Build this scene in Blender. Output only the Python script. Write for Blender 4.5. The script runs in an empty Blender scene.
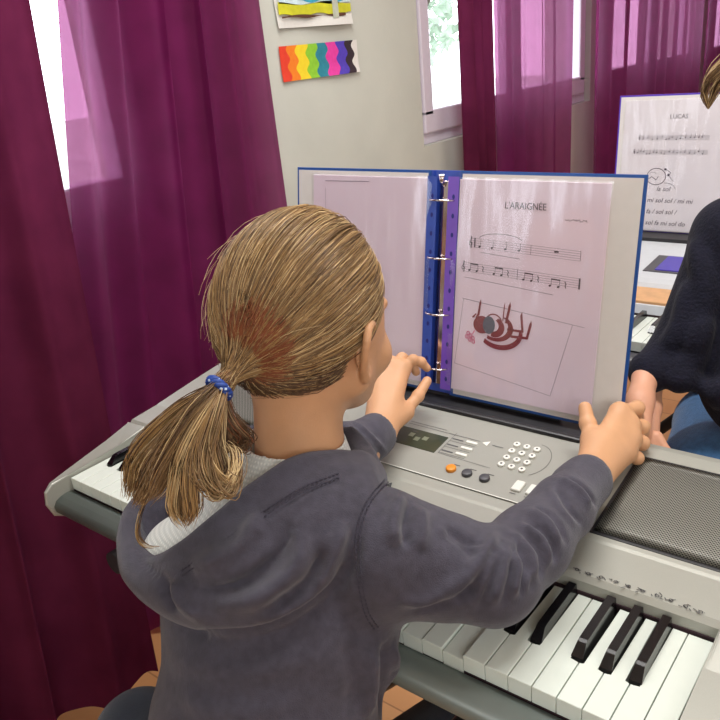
import bpy, bmesh, math, random
import numpy as np
from mathutils import Vector, Matrix

S = bpy.context.scene
COL = S.collection
random.seed(7)
FLOOR = -0.72          # z = 0 is the top of the white keys

# ------------------------------------------------------------------ camera
cd = bpy.data.cameras.new('camera')
cam = bpy.data.objects.new('camera', cd)
COL.objects.link(cam)
S.camera = cam
Rw = [[0.78682401, 0.61039211, -0.09126582],
      [0.16459257, -0.35004858, -0.92215795],
      [-0.5948254, 0.71055434, -0.37589264]]       # rows: right, down, forward
cam.matrix_world = Matrix(((Rw[0][0], -Rw[1][0], -Rw[2][0], 0.12377442),
                           (Rw[0][1], -Rw[1][1], -Rw[2][1], -0.48032567),
                           (Rw[0][2], -Rw[1][2], -Rw[2][2], 0.54075603),
                           (0, 0, 0, 1)))
cd.sensor_width = 36
cd.sensor_fit = 'HORIZONTAL'
cd.lens = 36 * 771.85 / 720
cd.clip_start = 0.02

# ------------------------------------------------------------------ world
wd = bpy.data.worlds.new('world')
S.world = wd
wd.use_nodes = True
nt = wd.node_tree
bg = nt.nodes['Background']
bg.inputs['Color'].default_value = (0.86, 0.92, 1.0, 1)
bg.inputs['Strength'].default_value = 4.6

def area(name, loc, target, size, power, color=(1, 1, 1), size_y=None):
    l = bpy.data.lights.new(name, 'AREA')
    l.energy = power
    l.color = color
    l.size = size
    if size_y:
        l.shape = 'RECTANGLE'
        l.size_y = size_y
    o = bpy.data.objects.new(name, l)
    COL.objects.link(o)
    o.location = loc
    o.rotation_euler = (Vector(target) - Vector(loc)).to_track_quat('-Z', 'Y').to_euler()
    return o

# added fill lamps behind and right of the camera, no windows there; ceiling tubes
area('room_fill', (1.9, -1.9, 1.25), (-0.4, 0.2, 0.1), 1.8, 36, (1.0, 0.99, 0.98), 1.0)
area('room_fill', (2.8, 1.8, 1.0), (-0.4, 1.6, 0.2), 2.4, 22, (0.96, 0.98, 1.0), 1.3)
area('ceiling_tube', (-0.3, 0.5, 1.74), (-0.3, 0.5, 0), 1.4, 38, (1.0, 0.99, 0.97), 0.3)
area('ceiling_tube', (-0.2, 3.6, 1.74), (-0.2, 3.6, 0), 1.6, 22, (1.0, 0.99, 0.97), 0.5)

vs = S.view_settings
vs.view_transform = 'Standard'
vs.look = 'None'
vs.gamma = 1
vs.exposure = 0.0
vs.use_curve_mapping = False

# ------------------------------------------------------------------ materials
def lin(c):
    return tuple(((x / 255) / 12.92 if x / 255 <= 0.04045 else ((x / 255 + 0.055) / 1.055) ** 2.4) for x in c)

MATS = {}
def mat(name, rgb, rough=0.5, metal=0.0, noise=0.0, nscale=60, bump=0.0, bscale=200, coat=0.0, spec=0.5, sheen=0.0, sss=0.0):
    if name in MATS:
        return MATS[name]
    m = bpy.data.materials.new(name)
    m.use_nodes = True
    t = m.node_tree
    b = t.nodes['Principled BSDF']
    c = (*lin(rgb), 1)
    b.inputs['Base Color'].default_value = c
    b.inputs['Roughness'].default_value = rough
    b.inputs['Metallic'].default_value = metal
    b.inputs['Specular IOR Level'].default_value = spec
    if coat:
        b.inputs['Coat Weight'].default_value = coat
        b.inputs['Coat Roughness'].default_value = 0.12
    if sheen:
        b.inputs['Sheen Weight'].default_value = sheen
    if sss:
        b.inputs['Subsurface Weight'].default_value = sss
        b.inputs['Subsurface Radius'].default_value = (0.008, 0.003, 0.0015)
    if noise or bump:
        tc = t.nodes.new('ShaderNodeTexCoord')
    if noise:
        n = t.nodes.new('ShaderNodeTexNoise')
        n.inputs['Scale'].default_value = nscale
        n.inputs['Detail'].default_value = 5
        t.links.new(tc.outputs['Object'], n.inputs['Vector'])
        mp = t.nodes.new('ShaderNodeMapRange')
        mp.inputs['From Min'].default_value = 0.3
        mp.inputs['From Max'].default_value = 0.7
        mp.inputs['To Min'].default_value = 1 - noise
        mp.inputs['To Max'].default_value = 1 + noise
        t.links.new(n.outputs['Fac'], mp.inputs['Value'])
        vm = t.nodes.new('ShaderNodeVectorMath')
        vm.operation = 'SCALE'
        vm.inputs[0].default_value = c[:3]
        t.links.new(mp.outputs['Result'], vm.inputs['Scale'])
        t.links.new(vm.outputs['Vector'], b.inputs['Base Color'])
    if bump:
        n2 = t.nodes.new('ShaderNodeTexNoise')
        n2.inputs['Scale'].default_value = bscale
        n2.inputs['Detail'].default_value = 3
        t.links.new(tc.outputs['Object'], n2.inputs['Vector'])
        bp = t.nodes.new('ShaderNodeBump')
        bp.inputs['Strength'].default_value = bump
        bp.inputs['Distance'].default_value = 0.002
        t.links.new(n2.outputs['Fac'], bp.inputs['Height'])
        t.links.new(bp.outputs['Normal'], b.inputs['Normal'])
    MATS[name] = m
    return m

M_wall = mat('wall_paint', (198, 200, 190), 0.85, noise=0.05, nscale=5, bump=0.25, bscale=60)
M_ceil = mat('ceiling_paint', (225, 222, 212), 0.9, noise=0.02)
M_pvc = mat('window_pvc', (222, 214, 226), 0.35, noise=0.02)  # white frames; the lilac tint of the glare is put into the colour
M_silver = mat('silver_plastic', (164, 164, 155), 0.38, metal=0.25, noise=0.03, nscale=900)
M_silver2 = mat('silver_panel', (156, 156, 148), 0.42, metal=0.2, noise=0.03, nscale=900)
M_rail = mat('front_rail_plastic', (104, 112, 108), 0.38, metal=0.2, noise=0.03)
M_white = mat('white_key_plastic', (214, 221, 212), 0.22, noise=0.015, spec=0.5)
M_black = mat('black_key_plastic', (11, 9, 12), 0.25, noise=0.1, coat=0.2)
M_dark = mat('dark_plastic', (34, 33, 36), 0.4, noise=0.1)
M_slot = mat('key_slot_felt', (40, 18, 26), 0.9, noise=0.1)
M_orange = mat('orange_button', (226, 140, 40), 0.35, noise=0.03)
M_grey = mat('grey_button', (72, 72, 76), 0.4, noise=0.03)
M_pill = mat('pale_button', (226, 226, 218), 0.35, noise=0.02)
M_print = mat('dark_print', (70, 70, 72), 0.6, noise=0.05)
M_lcd = mat('lcd_glass', (62, 66, 52), 0.12, noise=0.05)
M_lcdblue = mat('blue_lcd', (72, 58, 165), 0.3, noise=0.05)
M_wood = mat('wood_strip', (205, 158, 112), 0.5, noise=0.12, nscale=40)
M_blue = mat('blue_binder_board', (28, 78, 150), 0.35, noise=0.05)
M_cream = mat('binder_lining', (214, 210, 206), 0.6, noise=0.02)
M_bluein = mat('blue_spine_lining', (50, 78, 172), 0.3, noise=0.08)
M_purple = mat('purple_punched_strip', (118, 78, 190), 0.3, noise=0.05)
M_violet = mat('violet_binder_board', (82, 50, 170), 0.4, noise=0.05)
M_chrome = mat('chrome', (215, 205, 205), 0.15, metal=1.0, noise=0.02)
M_page = mat('paper_page', (226, 208, 222), 0.55, noise=0.012, nscale=25)
M_page2 = mat('paper_page_white', (222, 216, 220), 0.6, noise=0.012, nscale=25)
M_ink = mat('black_ink', (70, 58, 72), 0.6, noise=0.02)
M_pencil = mat('pencil_line', (120, 104, 122), 0.7, noise=0.02)
M_maroon = mat('maroon_crayon', (128, 36, 48), 0.6, noise=0.25, nscale=250)
M_slate = mat('slate_crayon', (84, 84, 100), 0.6, noise=0.2, nscale=250)
M_pinkc = mat('pink_crayon', (205, 60, 120), 0.6, noise=0.2, nscale=250)

def sleeve_mat():
    m = bpy.data.materials.new('clear_sleeve_film')
    m.use_nodes = True
    t = m.node_tree
    t.nodes.clear()
    out = t.nodes.new('ShaderNodeOutputMaterial')
    mix = t.nodes.new('ShaderNodeMixShader')
    tr = t.nodes.new('ShaderNodeBsdfTransparent')
    gl = t.nodes.new('ShaderNodeBsdfGlossy')
    gl.inputs['Roughness'].default_value = 0.17
    mix.inputs['Fac'].default_value = 0.105
    tc = t.nodes.new('ShaderNodeTexCoord')
    mp = t.nodes.new('ShaderNodeMapping')
    mp.inputs['Scale'].default_value = (22, 22, 5)
    mp.inputs['Rotation'].default_value = (0, 0.25, 0)
    n = t.nodes.new('ShaderNodeTexNoise')
    n.inputs['Scale'].default_value = 1
    n.inputs['Detail'].default_value = 1.5
    bp = t.nodes.new('ShaderNodeBump')
    bp.inputs['Strength'].default_value = 0.5
    bp.inputs['Distance'].default_value = 0.010
    L = t.links.new
    L(tc.outputs['Object'], mp.inputs['Vector'])
    L(mp.outputs['Vector'], n.inputs['Vector'])
    L(n.outputs['Fac'], bp.inputs['Height'])
    L(bp.outputs['Normal'], gl.inputs['Normal'])
    L(tr.outputs[0], mix.inputs[1])
    L(gl.outputs[0], mix.inputs[2])
    L(mix.outputs[0], out.inputs['Surface'])
    return m
M_sleeve = sleeve_mat()

def glass_mat():
    m = bpy.data.materials.new('window_glass')
    m.use_nodes = True
    t = m.node_tree
    t.nodes.clear()
    out = t.nodes.new('ShaderNodeOutputMaterial')
    mix = t.nodes.new('ShaderNodeMixShader')
    mix.inputs['Fac'].default_value = 0.05
    tr = t.nodes.new('ShaderNodeBsdfTransparent')
    gl = t.nodes.new('ShaderNodeBsdfGlossy')
    gl.inputs['Roughness'].default_value = 0.03
    t.links.new(tr.outputs[0], mix.inputs[1])
    t.links.new(gl.outputs[0], mix.inputs[2])
    t.links.new(mix.outputs[0], out.inputs['Surface'])
    return m
M_glass = glass_mat()

def curtain_mat(name, rgb, tcol, see, trans):
    """thin purple voile: part diffuse, part translucent, part see-through weave"""
    m = bpy.data.materials.new(name)
    m.use_nodes = True
    t = m.node_tree
    t.nodes.clear()
    L = t.links.new
    out = t.nodes.new('ShaderNodeOutputMaterial')
    df = t.nodes.new('ShaderNodeBsdfDiffuse')
    tl = t.nodes.new('ShaderNodeBsdfTranslucent')
    tp = t.nodes.new('ShaderNodeBsdfTransparent')
    sh = t.nodes.new('ShaderNodeBsdfSheen')
    sh.inputs['Color'].default_value = (*lin((200, 110, 170)), 1)
    sh.inputs['Roughness'].default_value = 0.4
    tc = t.nodes.new('ShaderNodeTexCoord')
    n = t.nodes.new('ShaderNodeTexNoise')
    n.inputs['Scale'].default_value = 14
    n.inputs['Detail'].default_value = 8
    L(tc.outputs['Object'], n.inputs['Vector'])
    mp = t.nodes.new('ShaderNodeMapRange')
    mp.inputs['To Min'].default_value = 0.55
    mp.inputs['To Max'].default_value = 1.45
    L(n.outputs['Fac'], mp.inputs['Value'])
    vm = t.nodes.new('ShaderNodeVectorMath')
    vm.operation = 'SCALE'
    vm.inputs[0].default_value = lin(rgb)
    L(mp.outputs['Result'], vm.inputs['Scale'])
    L(vm.outputs['Vector'], df.inputs['Color'])
    tl.inputs['Color'].default_value = (*lin(tcol), 1)
    tp.inputs['Color'].default_value = (*lin(tcol), 1)
    a = t.nodes.new('ShaderNodeMixShader')
    a.inputs['Fac'].default_value = trans
    L(df.outputs[0], a.inputs[1])
    L(tl.outputs[0], a.inputs[2])
    b = t.nodes.new('ShaderNodeMixShader')
    b.inputs['Fac'].default_value = see
    L(a.outputs[0], b.inputs[1])
    L(tp.outputs[0], b.inputs[2])
    ad = t.nodes.new('ShaderNodeMixShader')
    ad.inputs['Fac'].default_value = 0.06
    L(b.outputs[0], ad.inputs[1])
    L(sh.outputs[0], ad.inputs[2])
    L(ad.outputs[0], out.inputs['Surface'])
    return m
M_curt = curtain_mat('purple_voile', (114, 31, 84), (186, 128, 164), 0.32, 0.25)
M_curtd = curtain_mat('purple_voile_dense', (86, 31, 54), (120, 40, 80), 0.02, 0.15)

def floor_mat():
    m = bpy.data.materials.new('wood_floor')
    m.use_nodes = True
    t = m.node_tree
    b = t.nodes['Principled BSDF']
    tc = t.nodes.new('ShaderNodeTexCoord')
    br = t.nodes.new('ShaderNodeTexBrick')
    br.inputs['Scale'].default_value = 1.0
    br.inputs['Brick Width'].default_value = 0.9
    br.inputs['Row Height'].default_value = 0.11
    br.inputs['Mortar Size'].default_value = 0.002
    br.inputs['Color1'].default_value = (*lin((204, 150, 100)), 1)
    br.inputs['Color2'].default_value = (*lin((198, 142, 92)), 1)
    br.inputs['Mortar'].default_value = (*lin((160, 112, 72)), 1)
    t.links.new(tc.outputs['Object'], br.inputs['Vector'])
    t.links.new(br.outputs['Color'], b.inputs['Base Color'])
    b.inputs['Roughness'].default_value = 0.45
    return m
M_floor = floor_mat()

def grille_mat():
    m = bpy.data.materials.new('speaker_grille')
    m.use_nodes = True
    t = m.node_tree
    b = t.nodes['Principled BSDF']
    b.inputs['Roughness'].default_value = 0.5
    b.inputs['Metallic'].default_value = 0.3
    tc = t.nodes.new('ShaderNodeTexCoord')
    mp = t.nodes.new('ShaderNodeMapping')
    mp.inputs['Scale'].default_value = (1, 1, 0)
    mp.inputs['Rotation'].default_value = (0, 0, math.radians(45))
    v = t.nodes.new('ShaderNodeTexVoronoi')
    v.inputs['Scale'].default_value = 400
    v.inputs['Randomness'].default_value = 0.0
    L = t.links.new
    L(tc.outputs['Object'], mp.inputs['Vector'])
    L(mp.outputs['Vector'], v.inputs['Vector'])
    r = t.nodes.new('ShaderNodeValToRGB')
    r.color_ramp.elements[0].position = 0.28
    r.color_ramp.elements[0].color = (*lin((30, 30, 28)), 1)
    r.color_ramp.elements[1].position = 0.40
    r.color_ramp.elements[1].color = (*lin((172, 170, 160)), 1)
    L(v.outputs['Distance'], r.inputs['Fac'])
    L(r.outputs['Color'], b.inputs['Base Color'])
    return m
M_grille = grille_mat()

# ------------------------------------------------------------------ object helpers
def tag(o, label=None, cat=None, group=None, kind=None):
    if label: o['label'] = label
    if cat: o['category'] = cat
    if group: o['group'] = group
    if kind: o['kind'] = kind
    return o

def empty(name, loc=(0, 0, 0), label=None, cat=None, group=None):
    o = bpy.data.objects.new(name, None)
    COL.objects.link(o)
    o.location = loc
    o.empty_display_size = 0.05
    return tag(o, label, cat, group)

def obj(name, bm, m, parent=None, smooth=False, loc=None):
    me = bpy.data.meshes.new(name)
    bmesh.ops.recalc_face_normals(bm, faces=bm.faces)
    bm.to_mesh(me)
    bm.free()
    for x in (m if isinstance(m, (list, tuple)) else [m]):
        me.materials.append(x)
    if smooth:
        for p in me.polygons: p.use_smooth = True
    o = bpy.data.objects.new(name, me)
    COL.objects.link(o)
    if parent: o.parent = parent
    if loc: o.location = loc
    return o

def copy_tree(o, parent=None):
    c = o.copy()
    COL.objects.link(c)
    c.parent = parent
    for ch in list(o.children):
        copy_tree(ch, c)
    return c

def box(bm, x0, x1, y0, y1, z0, z1, bev=0.0, seg=2, mi=0):
    vs_ = [bm.verts.new((x, y, z)) for x in (x0, x1) for y in (y0, y1) for z in (z0, z1)]
    fs = []
    for idx in ((0, 1, 3, 2), (4, 6, 7, 5), (0, 4, 5, 1), (2, 3, 7, 6), (0, 2, 6, 4), (1, 5, 7, 3)):
        f = bm.faces.new([vs_[i] for i in idx])
        f.material_index = mi
        fs.append(f)
    if bev:
        es = list({e for f in fs for e in f.edges})
        bmesh.ops.bevel(bm, geom=es, offset=bev, segments=seg, affect='EDGES', profile=0.5)
    return fs

def prism(bm, pts, axis, a0, a1, bev=0.0, seg=2, mi=0):
    """extrude a closed 2-D outline along an axis; pts are (u, v) in the other two axes"""
    def P(u, v, a):
        return {'x': (a, u, v), 'y': (u, a, v), 'z': (u, v, a)}[axis]
    A = [bm.verts.new(P(u, v, a0)) for u, v in pts]
    B = [bm.verts.new(P(u, v, a1)) for u, v in pts]
    n = len(pts)
    fs = [bm.faces.new(A), bm.faces.new(B[::-1])]
    for i in range(n):
        fs.append(bm.faces.new((A[i], B[i], B[(i + 1) % n], A[(i + 1) % n])))
    for f in fs: f.material_index = mi
    if bev:
        es = list({e for f in fs[:2] for e in f.edges})
        bmesh.ops.bevel(bm, geom=es, offset=bev, segments=seg, affect='EDGES', profile=0.5)
    return fs

def tube(bm, pts, r, n=10, mi=0, cap=True):
    """round tube through points; r a number or a list"""
    pts = [Vector(p) for p in pts]
    rs = r if isinstance(r, (list, tuple)) else [r] * len(pts)
    rings = []
    up = None
    for i, p in enumerate(pts):
        d = (pts[min(i + 1, len(pts) - 1)] - pts[max(i - 1, 0)]).normalized()
        if up is None:
            up = d.orthogonal().normalized()
        up = (up - d * up.dot(d)).normalized()
        s = d.cross(up)
        rings.append([bm.verts.new(p + (up * math.cos(a) + s * math.sin(a)) * rs[i]) for a in [2 * math.pi * k / n for k in range(n)]])
    for a, b in zip(rings, rings[1:]):
        for k in range(n):
            f = bm.faces.new((a[k], a[(k + 1) % n], b[(k + 1) % n], b[k]))
            f.material_index = mi
            f.smooth = True
    if cap:
        bm.faces.new(rings[0][::-1]).material_index = mi
        bm.faces.new(rings[-1]).material_index = mi

def disc(bm, cx, cy, z0, z1, r, n=20, bev=0.0, mi=0):
    prism(bm, [(cx + r * math.cos(2 * math.pi * k / n), cy + r * math.sin(2 * math.pi * k / n)) for k in range(n)], 'z', z0, z1, bev, 2, mi)

def text_mesh(name, body, size, m, parent, loc, rot, thick=0.0002, offset=0.0, sx=1.0, align='CENTER', shear=0.0):
    c = bpy.data.curves.new(name, 'FONT')
    c.body = body
    c.size = size
    c.extrude = thick
    c.offset = offset
    c.shear = shear
    c.align_x = align
    c.resolution_u = 3
    t = bpy.data.objects.new(name + '_tmp', c)
    COL.objects.link(t)
    dg = bpy.context.evaluated_depsgraph_get()
    me = bpy.data.meshes.new_from_object(t.evaluated_get(dg))
    bpy.data.objects.remove(t)
    me.materials.clear()
    me.materials.append(m)
    o = bpy.data.objects.new(name, me)
    COL.objects.link(o)
    o.parent = parent
    o.location = loc
    o.rotation_euler = rot
    o.scale = (sx, 1, 1)
    return o

# ------------------------------------------------------------------ the room
WX = -1.33
CEIL = 1.80
XR, YB, YF = 3.2, -2.6, 7.0
def struct(name, bm, m, parent=None):
    return tag(obj(name, bm, m, parent), kind='structure') if not parent else obj(name, bm, m, parent)

bm = bmesh.new(); box(bm, WX - 0.3, XR + 0.2, YB - 0.2, YF + 0.2, FLOOR - 0.1, FLOOR); struct('floor', bm, M_floor)
bm = bmesh.new(); box(bm, WX - 0.3, XR + 0.2, YB - 0.2, YF + 0.2, CEIL, CEIL + 0.1); struct('ceiling', bm, M_ceil)
WINS = [(-2.35, -1.05), (-0.62, 0.62), (1.69, 3.05), (3.22, 4.60), (4.95, 6.3)]      # y ranges of the openings; the first is unseen, added for side light and reflections
WZ0, WZ1 = 0.215, 1.35
bm = bmesh.new()
box(bm, WX - 0.22, WX, YB, YF, FLOOR, WZ0)
box(bm, WX - 0.22, WX, YB, YF, WZ1, CEIL)
ed = [YB] + [v for w in WINS for v in w] + [YF]
for a, b in zip(ed[0::2], ed[1::2]):
    box(bm, WX - 0.22, WX, a, b, WZ0, WZ1)
struct('wall_left', bm, M_wall)
bm = bmesh.new(); box(bm, WX - 0.22, XR, YF, YF + 0.1, FLOOR, CEIL); struct('wall_far', bm, M_wall)
bm = bmesh.new(); box(bm, WX - 0.22, XR, YB - 0.1, YB, FLOOR, CEIL); struct('wall_back', bm, M_wall)
bm = bmesh.new(); box(bm, XR, XR + 0.1, YB, YF, FLOOR, CEIL); struct('wall_right', bm, M_wall)
bm = bmesh.new(); box(bm, WX, WX + 0.015, YB, YF, FLOOR, FLOOR + 0.09, 0.003); struct('baseboard_left', bm, M_pvc)

for i, (a, b) in enumerate(WINS):
    w = empty('window_%d' % (i + 1), (WX - 0.06, (a + b) / 2, WZ0))
    tag(w, kind='structure')
    h = (b - a) / 2
    H = WZ1 - WZ0
    bm = bmesh.new()                                     # outer frame
    f = 0.05
    box(bm, -0.035, 0.035, -h, h, 0, f, 0.004)
    box(bm, -0.035, 0.035, -h, h, H - f, H, 0.004)
    box(bm, -0.035, 0.035, -h, -h + f, f, H - f, 0.004)
    box(bm, -0.035, 0.035, h - f, h, f, H - f, 0.004)
    obj('window_frame', bm, M_pvc, w)
    for s in (-1, 1):
        y0, y1 = (-h + f * 0.6, 0.012) if s < 0 else (-0.012, h - f * 0.6)
        g = 0.055
        z0, z1 = f * 0.7, H - f * 0.7
        bm = bmesh.new()
        x0, x1 = (-0.01, 0.05) if s < 0 else (-0.012, 0.048)
        box(bm, x0, x1, y0, y1, z0, z0 + g + 0.02, 0.006)
        box(bm, x0, x1, y0, y1, z1 - g, z1, 0.006)
        box(bm, x0, x1, y0, y0 + g, z0 + g, z1 - g, 0.006)
        box(bm, x0, x1, y1 - g, y1, z0 + g, z1 - g, 0.006)
        obj('window_sash', bm, M_pvc, w)
        bm = bmesh.new()
        box(bm, 0.012, 0.018, y0 + g - 0.005, y1 - g + 0.005, z0 + g, z1 - g + 0.005)
        obj('window_pane', bm, M_glass, w)

# ground and trees outside
def ground_mat():
    return mat('outside_ground', (196, 198, 190), 0.9, noise=0.2, nscale=3)
bm = bmesh.new(); box(bm, -30, WX - 0.6, -20, 30, FLOOR - 0.6, FLOOR - 0.5); tag(obj('ground', bm, ground_mat()), kind='structure')
M_leaf = mat('leaves', (168, 186, 166), 0.7, noise=0.4, nscale=8)
M_bark = mat('bark', (90, 80, 70), 0.8, noise=0.3)
def tree(x, y, h, r, seed, label):
    rnd = random.Random(seed)
    t = empty('tree', (x, y, FLOOR - 0.5), label, 'tree')
    bm = bmesh.new()
    tube(bm, [(0, 0, 0), (0.05, 0, h * 0.4), (0, 0.05, h * 0.75)], [0.12, 0.09, 0.05], 8)
    for k in range(6):
        a = rnd.random() * 6.28
        tube(bm, [(0.03, 0, h * 0.45), (r * 0.7 * math.cos(a), r * 0.7 * math.sin(a), h * (0.6 + 0.25 * rnd.random()))], [0.05, 0.015], 6)
    obj('trunk', bm, M_bark, t)
    bm = bmesh.new()
    for k in range(900):
        v = Vector((rnd.gauss(0, 1), rnd.gauss(0, 1), rnd.gauss(0, 1))).normalized() * r * rnd.random() ** 0.4
        p = Vector((v.x, v.y, h * 0.68 + v.z * 1.1))
        d = Vector((rnd.gauss(0, 1), rnd.gauss(0, 1), rnd.gauss(0, 1))).normalized() * 0.11
        e = d.orthogonal().normalized() * 0.05
        bm.faces.new([bm.verts.new(q) for q in (p - d, p + e, p + d, p - e)])
    obj('crown', bm, M_leaf, t)
tree(-6.0, 8.3, 3.6, 1.0, 3, 'small leafy tree outside the first window beside the drawings')

# ------------------------------------------------------------------ curtains
def curtain(y0, y1, z0, z1, x, waves, amp, m, label, group, seed, edge_w=0.0, sway=0.0, gather=0.0, skew=0.0, left=0.0):
    rnd = random.Random(seed)
    ph = [rnd.random() * 6.28 for _ in range(6)]
    nu, nv = 220, 40
    bm = bmesh.new()
    g = []
    for j in range(nv + 1):
        v = j / nv
        z = z0 + (z1 - z0) * v
        row = []
        for i in range(nu + 1):
            u = i / nu
            uu = u + 0.012 * math.sin(6.28 * u * 2.3 + ph[0]) + 0.01 * math.sin(4 * v + ph[1])
            a = amp * (0.75 + 0.35 * math.sin(5.1 * u + ph[2] + 1.5 * v))
            dx = a * math.sin(6.28 * waves * uu + ph[3] + 0.5 * math.sin(2.1 * v + 7 * u + ph[4]))
            dx += 0.25 * a * math.sin(6.28 * waves * 2.2 * uu + ph[5])
            w = 1 - gather * (1 - v) ** 2
            y = (y0 + y1) / 2 + (y1 - y0) * (u - 0.5) * w + sway * (1 - v)
            y += left * (1 - u) * (1 - v)
            y += 0.35 * a * math.cos(6.28 * waves * uu + ph[3])
            zz = z + (0.012 * math.sin(6.28 * waves * uu) if j == 0 else 0)
            row.append(bm.verts.new((x + dx + skew * (u - 0.45) * (1 - v), y, zz)))
        g.append(row)
    for j in range(nv):
        for i in range(nu):
            bm.faces.new((g[j][i], g[j][i + 1], g[j + 1][i + 1], g[j + 1][i]))
    o = obj('curtain', bm, m, smooth=True)
    return tag(o, label, 'curtain', group)

CT = 1.50
GR = 'purple curtains along the window wall'
curtain(-0.42, 0.335, -0.61, CT, -1.15, 6.6, 0.042, M_curtd, 'dark plum curtain panel, leftmost, drawn over the near window', GR, 11, sway=-0.17, skew=0.22)
curtain(0.555, 0.925, -0.70, CT, -1.245, 5.6, 0.030, M_curt, 'sheer purple curtain panel beside the two children\'s drawings', GR, 5, sway=0.01, left=-0.40)
curtain(1.80, 1.97, -0.70, CT, -1.235, 2.3, 0.020, M_curtd, 'narrow bunched dark purple curtain on the left of the middle window', GR, 8)
curtain(2.01, 2.58, -0.70, CT, -1.23, 4.5, 0.022, M_curt, 'sheer purple curtain between two bright window gaps', GR, 9)
curtain(2.82, 4.30, -0.70, CT, -1.22, 9, 0.028, M_curt, 'wide purple curtain behind the violet binder', GR, 15)
curtain(4.40, 6.2, -0.70, CT, -1.22, 9, 0.028, M_curt, 'farthest purple curtain at the right edge', GR, 16)
bm = bmesh.new()
tube(bm, [(-1.22, YB + 0.3, CT + 0.02), (-1.22, YF - 0.3, CT + 0.02)], 0.012, 12)
rod_ = obj('curtain_rod', bm, M_chrome, smooth=True)
tag(rod_, 'metal curtain rod above all the purple curtains', 'curtain rod')

# ------------------------------------------------------------------ drawings on the wall
def rainbow_mat():
    m = bpy.data.materials.new('rainbow_waves')
    m.use_nodes = True
    t = m.node_tree
    b = t.nodes['Principled BSDF']
    b.inputs['Roughness'].default_value = 0.7
    tc = t.nodes.new('ShaderNodeTexCoord')
    sp = t.nodes.new('ShaderNodeSeparateXYZ')
    L = t.links.new
    L(tc.outputs['Object'], sp.inputs[0])
    def math_(op, a, bb=None):
        n = t.nodes.new('ShaderNodeMath'); n.operation = op
        for k, q in enumerate((a, bb)):
            if q is None: continue
            if isinstance(q, (int, float)): n.inputs[k].default_value = q
            else: L(q, n.inputs[k])
        return n.outputs[0]
    w = math_('MULTIPLY', math_('SINE', math_('ADD', math_('MULTIPLY', sp.outputs['Z'], 150.0), math_('MULTIPLY', sp.outputs['Y'], 26.0))), 0.006)
    y = math_('DIVIDE', math_('ADD', math_('ADD', sp.outputs['Y'], w), 0.16), 0.32)
    r = t.nodes.new('ShaderNodeValToRGB')
    L(y, r.inputs['Fac'])
    cols = [(226, 62, 38), (238, 128, 30), (240, 212, 40), (140, 200, 50), (40, 130, 150), (225, 60, 160), (80, 60, 180), (50, 34, 44), (225, 220, 215)]
    pos = [0, 0.10, 0.20, 0.33, 0.45, 0.58, 0.72, 0.84, 0.935]
    cr = r.color_ramp
    cr.interpolation = 'CONSTANT'
    cr.elements[0].position = 0.0
    cr.elements[1].position = pos[-1]
    for p in pos[1:-1]: cr.elements.new(p)
    for e, c in zip(sorted(cr.elements, key=lambda q: q.position), cols):
        e.color = (*lin(c), 1)
    n = t.nodes.new('ShaderNodeTexNoise'); n.inputs['Scale'].default_value = 90
    L(tc.outputs['Object'], n.inputs['Vector'])
    mx = t.nodes.new('ShaderNodeMixRGB'); mx.blend_type = 'OVERLAY'; mx.inputs['Fac'].default_value = 0.25
    L(r.outputs['Color'], mx.inputs[1]); L(n.outputs['Fac'], mx.inputs[2])
    L(mx.outputs[0], b.inputs['Base Color'])
    return m

def paper_sheet(name, cy, cz, w, h, m, curl, skew, x=WX + 0.004):
    """sheet of paper on the wall, in its own frame: y along the wall, z up"""
    bm = bmesh.new()
    n, k = 24, 8
    g = []
    for j in range(k + 1):
        row = []
        for i in range(n + 1):
            u, v = i / n - 0.5, j / k - 0.5
            dx = curl * (max(0, -v - 0.15) ** 1.5) * (0.6 + 0.4 * math.sin(6 * u)) + 0.02 * max(0, abs(u) - 0.38) ** 1.3
            row.append(bm.verts.new((dx, u * w, v * h + skew * u * w)))
        g.append(row)
    for j in range(k):
        for i in range(n):
            bm.faces.new((g[j][i], g[j][i + 1], g[j + 1][i + 1], g[j + 1][i]))
    o = obj(name, bm, m, smooth=False)
    o.location = (x, cy, cz)
    return o
rb = paper_sheet('rainbow_drawing', 1.213, 0.514, 0.32, 0.085, rainbow_mat(), 0.03, 0.0)
tag(rb, 'strip of paper with wavy rainbow stripes taped to the wall', 'drawing', 'children\'s drawings on the wall')

# landscape drawing above it: yellow-green ground, brown line, blue background
pw, ph_ = 0.30, 0.22
pg = paper_sheet('landscape_drawing', 1.205, 0.598 + ph_ / 2, pw, ph_, mat('drawing_paper', (222, 220, 214), 0.7, noise=0.02), 0.06, 0.0)
tag(pg, 'painting of a blue and yellow-green landscape, cut off by the top edge', 'drawing', 'children\'s drawings on the wall')
def blob(bm, pts, x, mi):
    bm.faces.new([bm.verts.new((x, a, b)) for a, b in pts]).material_index = mi
def wavy_band(bm, y0, y1, zlo, zhi, x, mi, seed, amp=0.004):
    r = random.Random(seed); p = r.random() * 6
    n = 24
    lo = [(y0 + (y1 - y0) * i / n, zlo + amp * math.sin(p + i * 0.55)) for i in range(n + 1)]
    hi = [(y0 + (y1 - y0) * i / n, zhi + amp * math.sin(p * 2 + i * 0.4)) for i in range(n + 1)]
    A = [bm.verts.new((x, *q)) for q in lo]; B = [bm.verts.new((x, *q)) for q in hi]
    for i in range(n):
        bm.faces.new((A[i], A[i + 1], B[i + 1], B[i])).material_index = mi
bm = bmesh.new()
zb = -ph_ / 2
XP = 0.009
wavy_band(bm, -0.145, 0.145, zb + 0.028, zb + 0.056, XP, 0, 1)
wavy_band(bm, -0.135, 0.12, zb + 0.023, zb + 0.028, XP + 0.0005, 1, 2, 0.002)
wavy_band(bm, -0.14, 0.145, zb + 0.054, zb + 0.066, XP, 2, 3, 0.002)
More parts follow.
